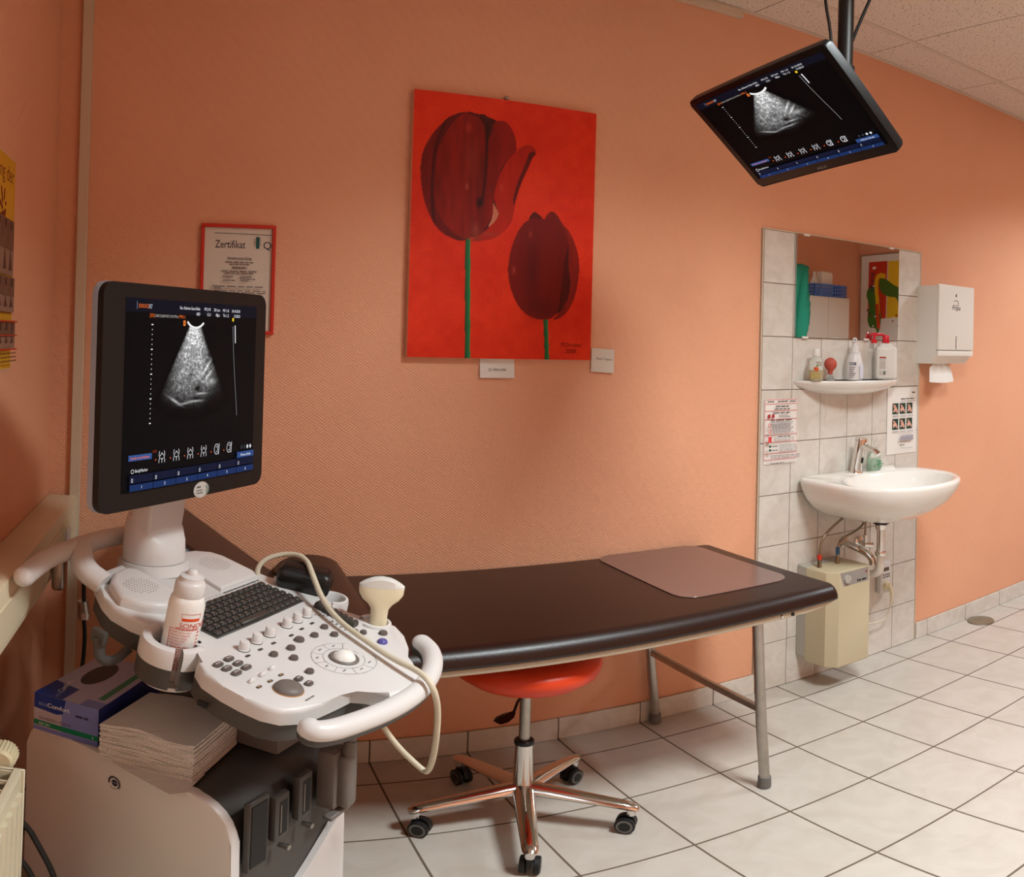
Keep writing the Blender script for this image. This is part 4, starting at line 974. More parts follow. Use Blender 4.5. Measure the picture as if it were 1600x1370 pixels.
# ceiling monitor: faces the head end of the couch, tilted down
cm = thing('ceiling_monitor', 'black flat monitor hung from a ceiling pole above the couch', 'monitor', (-.452, -.851, 1.907))
ax_ = Vector((-.026, -.999, .035)).normalized(); dn = Vector((.764, -.002, -.645)); dn = (dn - ax_ * dn.dot(ax_)).normalized(); upv = -dn; nf = ax_.cross(upv)   # nf: towards viewer
FR = Matrix((ax_, upv, nf)).transposed().to_4x4()
MWd, MHt = .51, .311
b = MB(); b.prism(rrect(-MWd / 2, -MHt / 2, MWd / 2, MHt / 2, .012), -.026, 0, .004, 2, both=True); b.prism(rrect(-MWd / 2 + .04, -MHt / 2 + .035, MWd / 2 - .04, MHt / 2 - .035, .03), -.052, -.025, .0)
o = b.make('casing', 'bezel_gloss', cm, smooth=30); o.matrix_local = FR
SW, SH = .472, .268
pr = Print(); display(pr, SW, SH, True); s_ = pr.build('screen', 'screen_print', cm, o=(-SW / 2, -SH / 2 + .006, .0006), ax=(1, 0, 0), ay=(0, 1, 0), step=.00002); s_.matrix_local = FR
f_ = fan('scan_picture', s_, SW, SH, (-SW / 2, -SH / 2 + .006, .0006), (1, 0, 0), (0, 1, 0), .0012)
pr = Print(); pr.text('ASUS', 0, -MHt / 2 + .0065, .011, (150, 140, 132), 'c', width=.034); q_ = pr.build('maker_name', 'print', cm, o=(0, 0, .0002), ax=(1, 0, 0), ay=(0, 1, 0)); q_.matrix_local = FR
PX, PY = .192, .0
b = MB(); b.cyl((PX, PY, .10), (PX, PY, H - 1.907 - .002), .0205, n=24); b.cyl((PX, PY, H - 1.907 - .012), (PX, PY, H - 1.907 - .001), .07, n=24); b.make('ceiling_pole', 'black_plastic', cm)
b = MB(); c0 = FR @ V(0, 0, -.05); b.tube([c0, c0 + (FR @ V(0, 0, -.06)), V(PX, PY, .14)], .016, 12); b.box(tuple(FR @ V(0, 0, -.056)), (.02, .1, .1), .003, 1, rot=FR.to_euler()); b.cyl((PX, PY, .10), (PX, PY, .20), .026, n=24); b.make('mount_arm', 'black_plastic', cm)
hose([V(PX, PY, .0) + V(-.019, .019, .66), V(PX, PY, 0) + V(-.036, .036, .54), V(PX, PY, 0) + V(-.042, .042, .42), V(PX, PY, 0) + V(-.024, .024, .28), V(PX - .05, PY, .13)], .0042, 'cable_black', 'signal_cable', cm)
hose([V(PX, PY, 0) + V(.019, -.019, .66), V(PX, PY, 0) + V(.046, -.046, .56), V(PX, PY, 0) + V(.052, -.052, .44), V(PX, PY, 0) + V(.024, -.024, .33), V(PX, PY + .02, .18)], .0045, 'cable_black', 'power_cable', cm)
for zz in (.52, .64):
    b = MB(); b.lathe([(.0205, 0), (.0235, 0), (.0235, .006), (.0205, .006)], 20, (PX, PY, zz)); b.cyl((PX - .02, PY - .02, zz + .003), (PX - .045, PY - .03, zz + .008), .002, n=6); b.make('cable_tie', 'black_soft', cm)

# ------------------------------------------------------------------ things seen in the mirror (opposite corner of the room)
cb = thing('wall_cabinet', 'white two-door wall cabinet in the opposite corner of the room', 'cabinet', (3.225, -2.925, 1.18))
b = MB(); b.box((0, -.008, .322), (.525, .328, .644), .002, 1); b.make('cabinet_body', 'white_plastic', cb)
for sg in (-1, 1):
    b = MB(); b.box((sg * .131, .166, .322), (.258, .018, .636), .002, 1); d_ = b.make('cabinet_door', 'paper_warm', cb)
    b = MB(); b.box((sg * .03, .182, .10), (.012, .014, .10), .003, 1); b.make('door_handle', 'steel', d_)
bk = thing('storage_basket', 'blue perforated plastic basket on top of the wall cabinet', 'basket', (3.262, -2.845, 1.8245))
b = MB()
for k in range(15):
    for sy in (-.08, .08): b.box((-.19 + k * .0271, sy, .05), (.010, .004, .09))
for k in range(6):
    for sx in (-.195, .195): b.box((sx, -.07 + k * .028, .05), (.004, .010, .09))
for z in (.005, .035, .065, .098):
    h_ = .010 if z < .09 else .016
    for sy in (-.08, .08): b.box((0, sy, z), (.40, .006, h_))
    for sx in (-.197, .197): b.box((sx, 0, z), (.006, .166, h_))
b.box((0, 0, .002), (.39, .16, .003)); b.make('basket_wall', 'blue_plastic', bk, smooth=0)
b = MB(); b.lathe([(0, 0), (.036, 0), (.038, .005), (.038, .11), (.030, .14), (.014, .165), (.012, .21), (0, .212)], 24); tag(b.make('spray_bottle', 'white_plastic', None, (3.125, -2.835, 1.829)), 'white nozzle bottle standing in the blue basket', 'bottle')
b = MB(); b.box((0, 0, .11), (.15, .09, .22), .02, 2, taper=.92); tag(b.make('wipes_pack', 'paper', None, (3.255, -2.85, 1.829), (0, R(3), 0)), 'soft white pack standing in the blue basket', 'pack')
# green gown on a coat stand in front of the cabinet
GX, GY = 2.765, -2.66
cs_ = thing('coat_stand', 'slim steel coat stand carrying the green gown before the wall cabinet', 'coat stand', (GX, GY, 0))
b = MB(); b.lathe([(0, 0), (.15, 0), (.15, .012), (.02, .022), (0, .022)], 32); b.make('stand_base', 'steel', cs_)
b = MB(); b.cyl((0, 0, .02), (0, 0, 2.02), .012, n=14); b.make('stand_pole', 'steel', cs_)
b = MB(); b.tube([(0, 0, 1.99), (.04, .03, 1.98), (.07, .05, 2.02)], .006, 8); b.make('coat_hook', 'steel', cs_)
b = MB(); rings = []
for k in range(18):
    z = 1.05 + .058 * k; t_ = k / 17; ring = []
    for q in range(32):
        a = 2 * PI * q / 32; rad = (.05 + .075 * t_ * (1.25 - t_)) * (1 + .36 * math.sin(3 * a + 7 * t_) + .22 * math.sin(7 * a + 1.3 * k))
        ring.append(V(GX - .03 * math.sin(t_ * 2.5) + .03 * (1 - t_) + rad * math.cos(a), GY + .02 + rad * math.sin(a), z + .014 * math.sin(5 * a)))
    rings.append(ring)
rings.append([V(GX, GY + .02, 2.06) + (p_ - V(GX, GY + .02, 2.036)) * .3 for p_ in rings[-1]])
b.loft(rings)
tag(b.make('surgical_gown', 'cloth_green', smooth=70), 'crumpled green surgical gown hanging on the coat stand', 'gown')
ap = thing('abstract_poster', 'framed white poster with abstract green yellow and red shapes on right wall', 'poster', (XR - .001, -2.76, 1.84))
b = MB(); b.box((-.008, 0, 0), (.014, .60, .86)); b.make('backing', 'paper', ap, smooth=0)
for (yy, zz, w_, h_) in ((0, .435, .62, .012), (0, -.435, .62, .012), (.304, 0, .012, .858), (-.304, 0, .012, .858)):
    b = MB(); b.box((-.009, yy, zz), (.018, w_, h_), .001, 1); b.make('frame_bar', 'steel', ap)
p = Print(); S_ = lambda *L: [(-(x), z) for x, z in L]
# plane axes: a grows towards -y (seen from the room), i.e. mirrored view shows a growing towards the basin
p.poly([(-.035 + .0, .365), (.20, .365), (.205, -.19), (-.025, -.175)], (196, 56, 30)); p.poly([(-.28, .36), (-.045, .362), (-.035, -.175), (-.27, -.17)], (226, 184, 40))
gr = (70, 120, 46)
p.poly(smoothpts([(.20, .12), (.23, .06), (.21, .0), (.18, -.05), (.20, -.12), (.21, -.20), (.17, -.27), (.10, -.26), (.07, -.34), (.04, -.24), (.03, -.16), (.06, -.06), (.06, .04), (.10, .12), (.15, .15)], 2), gr)
p.poly(smoothpts([(.06, .20), (.03, .22), (-.06, .17), (-.14, .12), (-.24, .10), (-.25, -.12), (-.19, -.10), (-.16, .02), (-.08, .02), (.02, .05), (.07, .12)], 2), (74, 108, 40))
p.line(smoothpts([(.0, .22), (.06, .235), (.10, .20), (.10, .10), (.08, -.02), (.075, -.12)], 2, False), .045, (226, 180, 30)); p.line([(.085, -.05), (.075, -.14), (.06, -.26)], .04, (206, 72, 34))
for k in range(6): p.poly([(.12 + .015 * (k % 2), .25 - k * .032), (.17, .262 - k * .032), (.165, .245 - k * .032), (.125, .236 - k * .032)], (44, 60, 86))
for k in range(16): p.disc(random.uniform(.10, .21) if k < 9 else random.uniform(-.24, -.08), random.uniform(-.25, .15) if k < 9 else random.uniform(-.30, -.14), .010, [(236, 226, 216), (150, 30, 26), (40, 46, 60)][k % 3], 7)
p.disc(.125, .305, .024, (236, 220, 206), 9, .014)
p.build('poster_print', 'print', ap, o=(-.0155, 0, 0), ax=(0, -1, 0), ay=(0, 0, 1))
# ------------------------------------------------------------------ ultrasound machine
MO, MA = Vector((-1.595, -.835, 0)), R(50.5)
us = thing('ultrasound_machine', 'white and grey ultrasound scanner on a cart with keyboard console and screen', 'ultrasound machine', MO, (0, 0, MA))
M_us = Matrix.Translation(MO) @ Matrix.Rotation(MA, 4, 'Z')
# cart body: x right, y away from the user, z up
BX0, BX1, BY0, BY1, BT = -.208, .150, -.100, .405, .528
def yz_prism(b, poly, x0, x1, bev=0):
    MM = Matrix(((0, 0, 1, 0), (1, 0, 0, 0), (0, 1, 0, 0), (0, 0, 0, 1))); b.prism(poly, x0, x1, bev, 2, M=MM, both=bool(bev))
prof = [(BY1, .10), (BY1, BT - .06)] + [(BY1 - .06 + .06 * math.cos(R(a)), BT - .06 + .06 * math.sin(R(a))) for a in range(15, 91, 15)] + [(BY0 + .09 - .085 * math.sin(R(a)), BT - .085 + .085 * math.cos(R(a))) for a in range(0, 91, 15)] + [(BY0 + .002, .30), (BY0 - .004, .10)]
for x0, x1 in ((BX0, BX0 + .022), (BX1 - .022, BX1)):
    b = MB(); yz_prism(b, prof, x0, x1, .006); sp_ = b.make('side_panel', 'white_plastic', us, smooth=35)
    if x0 < 0:
        p = Print(); p.disc(0, 0, .0075, (30, 36, 62)); p.rect(-.0065, -.0006, .0065, .0010, (160, 160, 170))
        for k in range(14):
            a = R(200 - k * 17); p.poly([(.0115 * math.cos(a), .0115 * math.sin(a)), (.0155 * math.cos(a), .0155 * math.sin(a)), (.0155 * math.cos(a - .26), .0155 * math.sin(a - .26)), (.0115 * math.cos(a - .26), .0115 * math.sin(a - .26))], (44, 46, 66))
        for k in range(4): p.disc(.0125 * math.cos(R(-120 + 26 * k)), .0125 * math.sin(R(-120 + 26 * k)), .0014, (90, 80, 76), 8)
        p.build('round_sticker', 'print', sp_, o=(BX0, .160, .476), ax=(0, -1, 0), ay=(0, 0, 1))
b = MB(); yz_prism(b, [(y_ * .97 if y_ > 0 else y_ * .94 + .004, z_ - .006) for y_, z_ in prof], BX0 + .02, BX1 - .02); b.make('chassis', 'grey_dark', us, smooth=35)
b = MB(); b.loft([[V(x, BY0 - .003, z) for x, z in ((BX0 + .022, .10), (BX0 + .022, .18), (-.02, .235), (BX1 - .040, .335), (BX1 - .022, .37), (BX1 - .022, .10))], [V(x, BY0 + .01, z) for x, z in ((BX0 + .022, .10), (BX0 + .022, .18), (-.02, .235), (BX1 - .040, .335), (BX1 - .022, .37), (BX1 - .022, .10))]]); b.make('lower_front', 'white_plastic', us, smooth=20)
# front connector field
b = MB(); b.box((-.152, BY0 - .001, .445), (.058, .012, .165), .003, 1); pk = b.make('probe_pocket', 'grey_key', us)
b = MB(); b.box((-.152, BY0 - .0072, .445), (.044, .003, .146), .001, 1); b.make('pocket_recess', 'black_soft', pk)
for xx in (-.086, -.014):
    b = MB(); b.box((xx, BY0 - .001, .452 + .012 * (xx > -.05)), (.046, .018, .108), .008, 2); cn = b.make('connector_port', 'grey_dark', us)
    zc = .452 + .012 * (xx > -.05)
    b = MB(); b.box((xx, BY0 - .0094, zc), (.024, .003, .080), .001, 1); b.make('port_slot', 'black_soft', cn)
    b = MB(); b.box((xx - .008, BY0 - .0112, zc), (.0016, .001, .066)); b.make('port_contacts', 'grey_back', cn)
    b = MB(); b.cyl((xx, BY0 - .004, zc - .070), (xx, BY0 - .024, zc - .070), .006, n=12); b.make('lock_pin', 'steel', cn)
b = MB(); b.box((.070, BY0 - .012, .470), (.052, .040, .140), .008, 2); b.box((.074, BY0 - .040, .468), (.038, .03, .128), .012, 3); pc = b.make('probe_connector', 'grey_mid', us)
b = MB(); b.cyl((.078, BY0 - .042, .530), (.078, BY0 - .044, .562), .014, .012, 16); b.cyl((.078, BY0 - .044, .562), (.080, BY0 - .046, .640), .010, .008, 14); b.make('cable_boot', 'grey_mid', pc)
b = MB(); b.box((.060, BY0 - .03, .392), (.07, .02, .012), .003, 1); b.make('lock_lever', 'grey_mid', pc)
# column
b = MB(); b.box((.044, .085, .628), (.096, .25, .196), .006, 2); b.box((.044, -.0405, .60), (.074, .006, .075), .003, 1); b.make('column', 'grey_mid', us)
for sx, sy in ((-.16, -.06), (.11, -.06), (-.16, .37), (.11, .37)):
    b = MB(); b.cyl((sx, sy, .05), (sx, sy, .11), .018, n=14); b.cyl((sx - .012, sy, .05), (sx + .012, sy, .05), .05, n=24); b.make('cart_castor', 'black_plastic', us)

# console: its own tilted frame (x right, y up the slope, z off the face)
TILT = math.atan(.18)
panel_loc, panel_rot = (0, 0, .800), (TILT, 0, 0)
M_pan = M_us @ Matrix.Translation(panel_loc) @ Matrix.Rotation(TILT, 4, 'X')
HC = (-.166, .066)                               # bottle holder centre
notch = [(HC[0] + .0425 * math.cos(R(a)), HC[1] + .0425 * math.sin(R(a))) for a in range(-85, 86, 10)]
outline = [(-.236, -.130), (-.234, -.165), (-.222, -.192), (-.196, -.210), (-.157, -.220), (-.112, -.226), (-.075, -.230), (-.060, -.250), (-.052, -.285), (.0, -.302), (.052, -.297), (.078, -.280), (.082, -.252), (.105, -.243), (.150, -.225), (.194, -.195), (.220, -.165), (.222, -.145), (.205, -.110), (.190, -.062), (.215, -.015), (.246, .035), (.246, .075), (.236, .118), (.222, .145), (.205, .160), (.206, .20), (.215, .26), (.21, .295), (.18, .325), (.10, .350), (0, .355), (-.09, .34), (-.13, .31), (-.165, .25), (-.180, .21), (-.180, .16), (-.172, .130)] + notch[::-1] + [(-.172, .004), (-.205, -.012), (-.226, -.045), (-.234, -.09)]
b = MB(); b.prism(outline, -.030, 0, .009, 3)
panel = b.make('control_panel', 'white_plastic', us, panel_loc, panel_rot, smooth=35)
low = [(x * .985, y * .985 + .002) for x, y in outline if not (y < -.235 and -.06 < x < .09)]
b = MB(); b.prism(low, -.066, -.029, 0); b.make('panel_base', 'grey_dark', panel, smooth=35)
def on(b, name, m, parent=None, loc=(0, 0, 0), rot=(0, 0, 0), smooth=40): return b.make(name, m, parent or panel, loc, rot, smooth)
# front handle with free ends
hp = smoothpts([(-.205, -.228, -.012), (-.225, -.243, -.014), (-.205, -.262, -.014), (-.155, -.278, -.014), (-.08, -.297, -.014), (.0, -.306, -.014), (.07, -.300, -.014), (.13, -.285, -.014), (.178, -.262, -.014), (.205, -.236, -.014), (.212, -.210, -.012)], 2, False)
b = MB(); n_ = len(hp); b.tube(hp, [.0185 * min(1, .35 + 8 * min(k, n_ - 1 - k) / n_) for k in range(n_)], 16); on(b, 'front_handle', 'white_plastic', smooth=60)
b = MB(); b.tube([(x, y + .001, z - .012) for x, y, z in hp], [.0165 * min(1, .35 + 8 * min(k, n_ - 1 - k) / n_) for k in range(n_)], 14); on(b, 'handle_underside', 'grey_dark', smooth=60)
# speaker pods
for sg, poly in ((-1, [(-.168, .205), (-.150, .165), (-.118, .140), (-.060, .140), (-.045, .165), (-.040, .285), (-.058, .305), (-.105, .295), (-.140, .265)]), (1, [(.060, .150), (.185, .150), (.200, .170), (.208, .26), (.200, .29), (.17, .315), (.12, .325), (.085, .30)])):
    hz_ = .022 if sg < 0 else .010; b = MB(); b.prism(poly, -.002, hz_, .012 if sg < 0 else .008, 3); pod = on(b, 'speaker_pod', 'white_plastic', smooth=45)
    b = MB(); cx_, cy_ = (-.100, .222) if sg < 0 else (.148, .238)
    for i in range(10):
        for j in range(9):
            dx, dy = (i - 4.5) * .0068, (j - 4) * .0075
            if (dx / .036) ** 2 + (dy / .034) ** 2 < 1: b.cyl((cx_ + dx, cy_ + dy, hz_ - .0005), (cx_ + dx, cy_ + dy, hz_ + .0004), .0013, n=6)
    b.make('speaker_grille', 'grey_button', pod, smooth=0)['kind'] = 'stuff'
# bottle holder ring
b = MB(); a0, a1 = R(85), R(218); prof_ = [(.041, -.080), (.041, -.004), (.044, .001), (.050, .003), (.059, .0), (.063, -.010), (.063, -.036), (.0615, -.037), (.060, -.076), (.054, -.082), (.041, -.080)]
b.lathe(prof_, 40, (HC[0], HC[1], 0), a0, a1); hd = on(b, 'bottle_holder', 'white_plastic', smooth=45)
b = MB(); b.lathe([(.0632, -.037), (.0622, -.077), (.0590, -.080), (.0585, -.037), (.0632, -.037)], 40, (HC[0], HC[1], 0), a0, a1); b.make('holder_band', 'grey_dark', hd)
b = MB(); b.lathe(prof_, 10, (HC[0], HC[1], 0), R(232), R(275)); b.make('holder_lip', 'white_plastic', hd)
b = MB(); b.lathe([(.0632, -.037), (.0622, -.077), (.0590, -.080), (.0585, -.037), (.0632, -.037)], 10, (HC[0], HC[1], 0), R(232), R(275)); b.make('holder_band', 'grey_dark', hd)
b = MB(); b.cyl((HC[0], HC[1], -.088), (HC[0], HC[1], -.080), .050, n=28); b.make('holder_floor', 'white_plastic', hd)
# keyboard
KX0, KX1, KY0, KY1 = -.110, .170, .022, .132
b = MB(); b.box(((KX0 + KX1) / 2, (KY0 + KY1) / 2, .0005), (KX1 - KX0, KY1 - KY0, .004), .001, 1); on(b, 'keyboard_tray', 'grey_key')
kb_ = MB(); kb_.box((0, 0, 0), (.0168, .0148, .007), .0022, 1, taper=.86); bmesh.ops.recalc_face_normals(kb_.bm, faces=kb_.bm.faces); key_me = bpy.data.meshes.new('key'); kb_.bm.to_mesh(key_me); kb_.bm.free(); key_me.materials.append(MATS['grey_key'])
cols = 15; pitch = (KX1 - KX0 - .006) / cols
letters = ['1234567890-=+*', 'QWERTZUIOP[]#', 'ASDFGHJKL;@!', 'YXCVBNM,./?']
kp = Print()
for r_ in range(6):
    yy = KY0 + .011 + r_ * .0176
    for c_ in range(cols):
        if r_ == 0 and 4 <= c_ <= 8: continue
        xx = KX0 + .003 + pitch * (c_ + .5)
        put('key', key_me, panel, (xx, yy, .0055))
        if 1 <= r_ <= 4 and c_ < len(letters[4 - r_]): kp.text(letters[4 - r_][c_], xx - .005, yy - .002, .0055, (170, 162, 156))
kw = MB(); kw.box((0, 0, 0), (pitch * 5 - .002, .0148, .007), .0022, 1); kw.make('space_key', 'grey_key', panel, (KX0 + .003 + pitch * 6.5, KY0 + .011, .0055))
kp.build('key_letters', 'print', panel, o=(0, 0, .0092), ax=(1, 0, 0), ay=(0, 1, 0), step=.000002)
# controls
def cap(name, prof, m, x, y, parent=None, n=20, sx=1, sy=1, rz=0):
    b = MB(); b.lathe(prof, n)
    for v in b.bm.verts: v.co.x *= sx; v.co.y *= sy
    return b.make(name, m, parent or panel, (x, y, 0), (0, 0, rz), smooth=45)
for x, y in ((-.104, -.030), (-.061, -.026), (-.018, -.024), (.041, -.022), (.077, -.021), (.113, -.020)):
    k_ = cap('rotary_knob', [(0, 0), (.0108, 0), (.0108, .002), (.0092, .003), (.0085, .017), (.0075, .018), (0, .018)], 'white_plastic', x, y)
    b = MB(); b.lathe([(.0105, 0), (.0118, .0), (.0118, .0012), (.0105, .0012)], 20); b.make('knob_ring', 'grey_button', k_)
def pill(name, x, y, w, h, m, z=.0045, legend=None, rz=0):
    b = MB(); b.prism(rrect(-w / 2, -h / 2, w / 2, h / 2, min(w, h) * .45, 4), 0, z, .0015, 2); o = b.make(name, m, panel, (x, y, 0), (0, 0, rz), smooth=40)
    if legend:
        q = Print(); q.scribble(-w * .28, w * .28, -h * .08, h * .22, (190, 180, 172), 2); q.build('legend', 'print', o, o=(0, 0, z), ax=(1, 0, 0), ay=(0, 1, 0))
    return o
for x, y in ((-.186, -.040), (-.155, -.038), (-.185, -.057), (-.155, -.057), (-.184, -.076), (-.155, -.074)): pill('key_button', x, y, .021, .012, 'grey_button', legend=1)
for x, y, r_ in ((-.078, -.075, .0088), (-.032, -.080, .0092), (-.061, -.105, .0090), (.009, -.071, .0108), (.048, -.079, .0088), (.095, -.072, .0088), (.081, -.102, .0088), (-.082, -.150, .0088), (.123, -.122, .0088), (.134, -.135, .0078), (.162, -.163, .0098)): cap('round_button', [(0, 0), (r_, 0), (r_, .003), (r_ * .8, .006), (0, .007)], 'grey_button', x, y, sy=.85)
mat('button_violet', (86, 82, 150), .35)
cap('freeze_button', [(0, 0), (.0105, 0), (.0105, .003), (.008, .006), (0, .007)], 'button_violet', .126, -.180, sy=.9)
for x, y in ((-.118, -.152), (-.119, -.172)): pill('key_button', x, y, .017, .012, 'grey_button', legend=1)
for x, y in ((-.117, -.049), (-.079, -.048), (-.039, -.048), (.015, -.050), (.055, -.047), (.093, -.046), (-.190, -.125), (-.160, -.125), (-.128, -.124)): pill('indicator', x, y, .013, .006, 'grey_key', .001)
mat('amber_led', (190, 140, 90), .4)
for x, y in ((-.190, -.125), (-.160, -.125), (-.128, -.124)): pill('indicator_lamp', x, y, .007, .0025, 'amber_led', .0016)
for x, y in ((-.186, -.108), (-.154, -.106), (-.123, -.103)):
    b = MB(); b.box((0, 0, .004), (.018, .008, .008), .002, 1, taper=.6); b.make('toggle', 'white_plastic', panel, (x, y, 0))
big = cap('select_dial', [(0, 0), (.024, 0), (.024, .004), (.020, .009), (.010, .011), (0, .0112)], 'grey_mid', -.160, -.160, n=32)
b = MB(); b.lathe([(.0235, 0), (.0252, 0), (.0252, .0015), (.0235, .0015)], 32); b.make('dial_ring', 'amber_led', big)
tb_ = cap('trackball_ring', [(.0205, .0), (.0268, 0), (.0268, .0022), (.0245, .0042), (.0205, .003)], 'grey_mid', .011, -.163, n=36)
b = MB(); b.sphere((0, 0, -.004), .0218, 28, 16); b.make('trackball', 'white_gloss', tb_)
pr = Print(); gl = (130, 126, 130)
for r_, a0_, a1_ in ((.040, 20, 340), (.062, 30, 340), (.038, -15, 15)):
    pr.line([(.011 + r_ * math.cos(R(a)), -.163 + r_ * .9 * math.sin(R(a))) for a in range(a0_, a1_, 10)], .0007, gl)
for a in (35, 75, 115, 155, 195, 235, 275): pr.line([(.011 + .040 * math.cos(R(a)), -.163 + .036 * math.sin(R(a))), (.011 + .062 * math.cos(R(a)), -.163 + .056 * math.sin(R(a)))], .0007, gl); pr.scribble(.011 + .050 * math.cos(R(a + 20)) - .004, .011 + .050 * math.cos(R(a + 20)) + .004, -.163 + .045 * math.sin(R(a + 20)), .003, gl, 2)
for k in range(16): pr.rect(.0 + k * .0115, .142, .006 + k * .0115, .1435, gl)
for k in range(4): pr.rect(.128 + .005 * k, -.030 - .006 * k, .140 + .005 * k, -.0285 - .006 * k, (90, 84, 80))
pr.scribble(-.170, -.145, -.200, .003, (120, 110, 108), 2); pr.scribble(.06, .18, .140, .004, (90, 86, 84), 9)
pr.build('panel_print', 'print', panel, o=(0, 0, .0003), ax=(1, 0, 0), ay=(0, 1, 0), step=.000002)['kind'] = 'stuff'
for k in range(8):
    x, y = .171 - .0034 * k, -.012 - .0135 * k
    b = MB(); b.loft([[V(-.0105 * s_, -.0045 * s_, z), V(.0105 * s_, -.0045 * s_, z), V(.0105 * s_, .0045 * s_, z), V(-.0105 * s_, .0045 * s_, z)] for s_, z in ((1, 0), (1, .008), (.7, .013))]); b.make('gain_slider', 'grey_key', panel, (x, y, 0), smooth=30)
for k in range(4):
    b = MB(); b.box((0, 0, .003), (.009, .005, .006), .001, 1); b.make('small_switch', 'white_plastic', panel, (.134 - .004 * k, -.070 - .012 * k, 0))
# right probe cup and raised rim
cups = ((.196, -.128), (.232, -.010))
for (x, y) in cups:
    b = MB(); b.lathe([(.024, -.045), (.024, .002), (.027, .006), (.032, .005), (.034, -.002), (.034, -.045)], 32, (x, y, 0), R(-150) if y > -.05 else R(-200), R(120) if y > -.05 else R(100)); on(b, 'probe_cup', 'white_plastic', smooth=45)
b = MB(); b.tube([(.205, .12, .004), (.235, .08, .012), (.243, .04, .014), (.232, .022, .010)], [.008, .012, .013, .010], 12); on(b, 'side_rim', 'white_plastic', smooth=60)
# hook and usb socket on the left side
b = MB(); b.tube(smoothpts([(-.185, .15, -.060), (-.215, .155, -.085), (-.240, .165, -.075), (-.243, .170, -.045), (-.243, .172, -.030)], 2, False), .0075, 10, sq=(1, 1.4)); b.box((-.243, .173, -.030), (.014, .034, .030), .005, 2); on(b, 'cable_hook', 'grey_dark')
b = MB(); b.box((-.236, -.060, -.050), (.006, .018, .010), .001, 1, rot=(0, 0, R(8))); on(b, 'usb_socket', 'black_soft')
# rear handle
b = MB(); b.tube(smoothpts([(-.285, .335, .885), (-.20, .375, .898), (-.06, .405, .902), (.02, .412, .902), (.07, .405, .900)], 2, False), .0205, 16); b.sphere((-.285, .335, .885), .0205, 16, 10)
b.tube(smoothpts([(-.085, .400, .900), (-.110, .375, .893), (-.135, .335, .872), (-.125, .285, .850)], 2, False), .0245, 14, sq=(1, 1))
b.make('rear_handle', 'white_plastic', us, smooth=60)
# monitor foot, neck and screen
b = MB(); fc_ = (.045, .315)
b.cyl((fc_[0], fc_[1], .845), (fc_[0], fc_[1], .868), .078, .072, 36)
b.make('swivel_base', 'white_plastic', us, smooth=40)
b = MB(); rings = []
for z, r_, cut in ((.869, .066, 1), (.89, .066, 1), (.915, .065, .82), (.938, .063, .5), (.956, .060, .22), (.968, .056, .05)):
    ring = []
    for q in range(36):
        a = 2 * PI * q / 36; y_ = r_ * math.sin(a); y_ = max(y_, -r_ * cut) if cut < 1 else y_
        ring.append(V(fc_[0] + r_ * math.cos(a), fc_[1] + y_, z))
    rings.append(ring)
b.loft(rings); b.make('swivel_foot', 'white_plastic', us, smooth=50)
b = MB(); b.loft([[V(fc_[0] - .004 + x * s_, fc_[1] - .004 - (z - .90) * .12 + y, z) for x, y in rrect(-.055, -.028, .055, .028, .008, 3)] for z, s_ in ((.895, .80), (.93, .95), (.97, 1), (1.03, 1.0), (1.10, 1.0))]); b.box((fc_[0] - .01, .262, 1.085), (.10, .07, .07), .01, 2); b.make('monitor_neck', 'white_plastic', us, smooth=40)
MZ0, MZ1, MX = 1.037, 1.440, -.034
MW2, MH2 = .239, (MZ1 - MZ0) / 2; MC = V(MX, .158, (MZ0 + MZ1) / 2)
MMon = Matrix.Translation(MC) @ Matrix.Rotation(R(90), 4, 'X')      # local x right, y up, z towards the user
b = MB(); b.prism(rrect(-MW2, -MH2, MW2, MH2, .024, 12), -.018, .0, .004, 2, M=MMon); bz = b.make('monitor_bezel', 'bezel', us, smooth=40)
b = MB(); b.prism(rrect(-MW2 - .001, -MH2 - .001, MW2 + .001, MH2 + .001, .025, 12), -.027, -.014, 0, M=MMon); b.prism(rrect(-MW2 + .05, -MH2 + .05, MW2 - .05, MH2 - .05, .03), -.075, -.026, .01, M=MMon); b.make('monitor_shell', 'silver_plastic', us, smooth=40)
SW, SH = .388, .345
o_ = MMon @ V(-SW / 2 + .009, -SH / 2 + .003, .0004)
pr = Print(); display(pr, SW, SH); s_ = pr.build('screen', 'screen_print', us, o=o_, ax=(1, 0, 0), ay=(0, 0, 1), step=.00002)
fan('scan_picture', s_, SW, SH, tuple(o_), (1, 0, 0), (0, 0, 1), .0012)
pr = Print(); pr.disc(0, 0, .023, (150, 145, 140), 28, .0165); pr.disc(0, 0, .0215, (186, 182, 176), 28, .0152); pr.scribble(-.013, .0, .004, .0035, (90, 84, 84), 1)
for k in range(2): pr.scribble(-.014, .004, -.002 - .005 * k, .0022, (110, 104, 104), 3)
for k in range(3): pr.line([(.012 + (.004 + .002 * k) * math.cos(R(a)), .0 + (.006 + .0025 * k) * math.sin(R(a))) for a in range(-70, 71, 20)], .001, (110, 140, 130))
pr.build('round_badge', 'print', bz, o=MMon @ V(.034, -MH2 + .013, .0008), ax=(1, 0, 0), ay=(0, 0, 1))

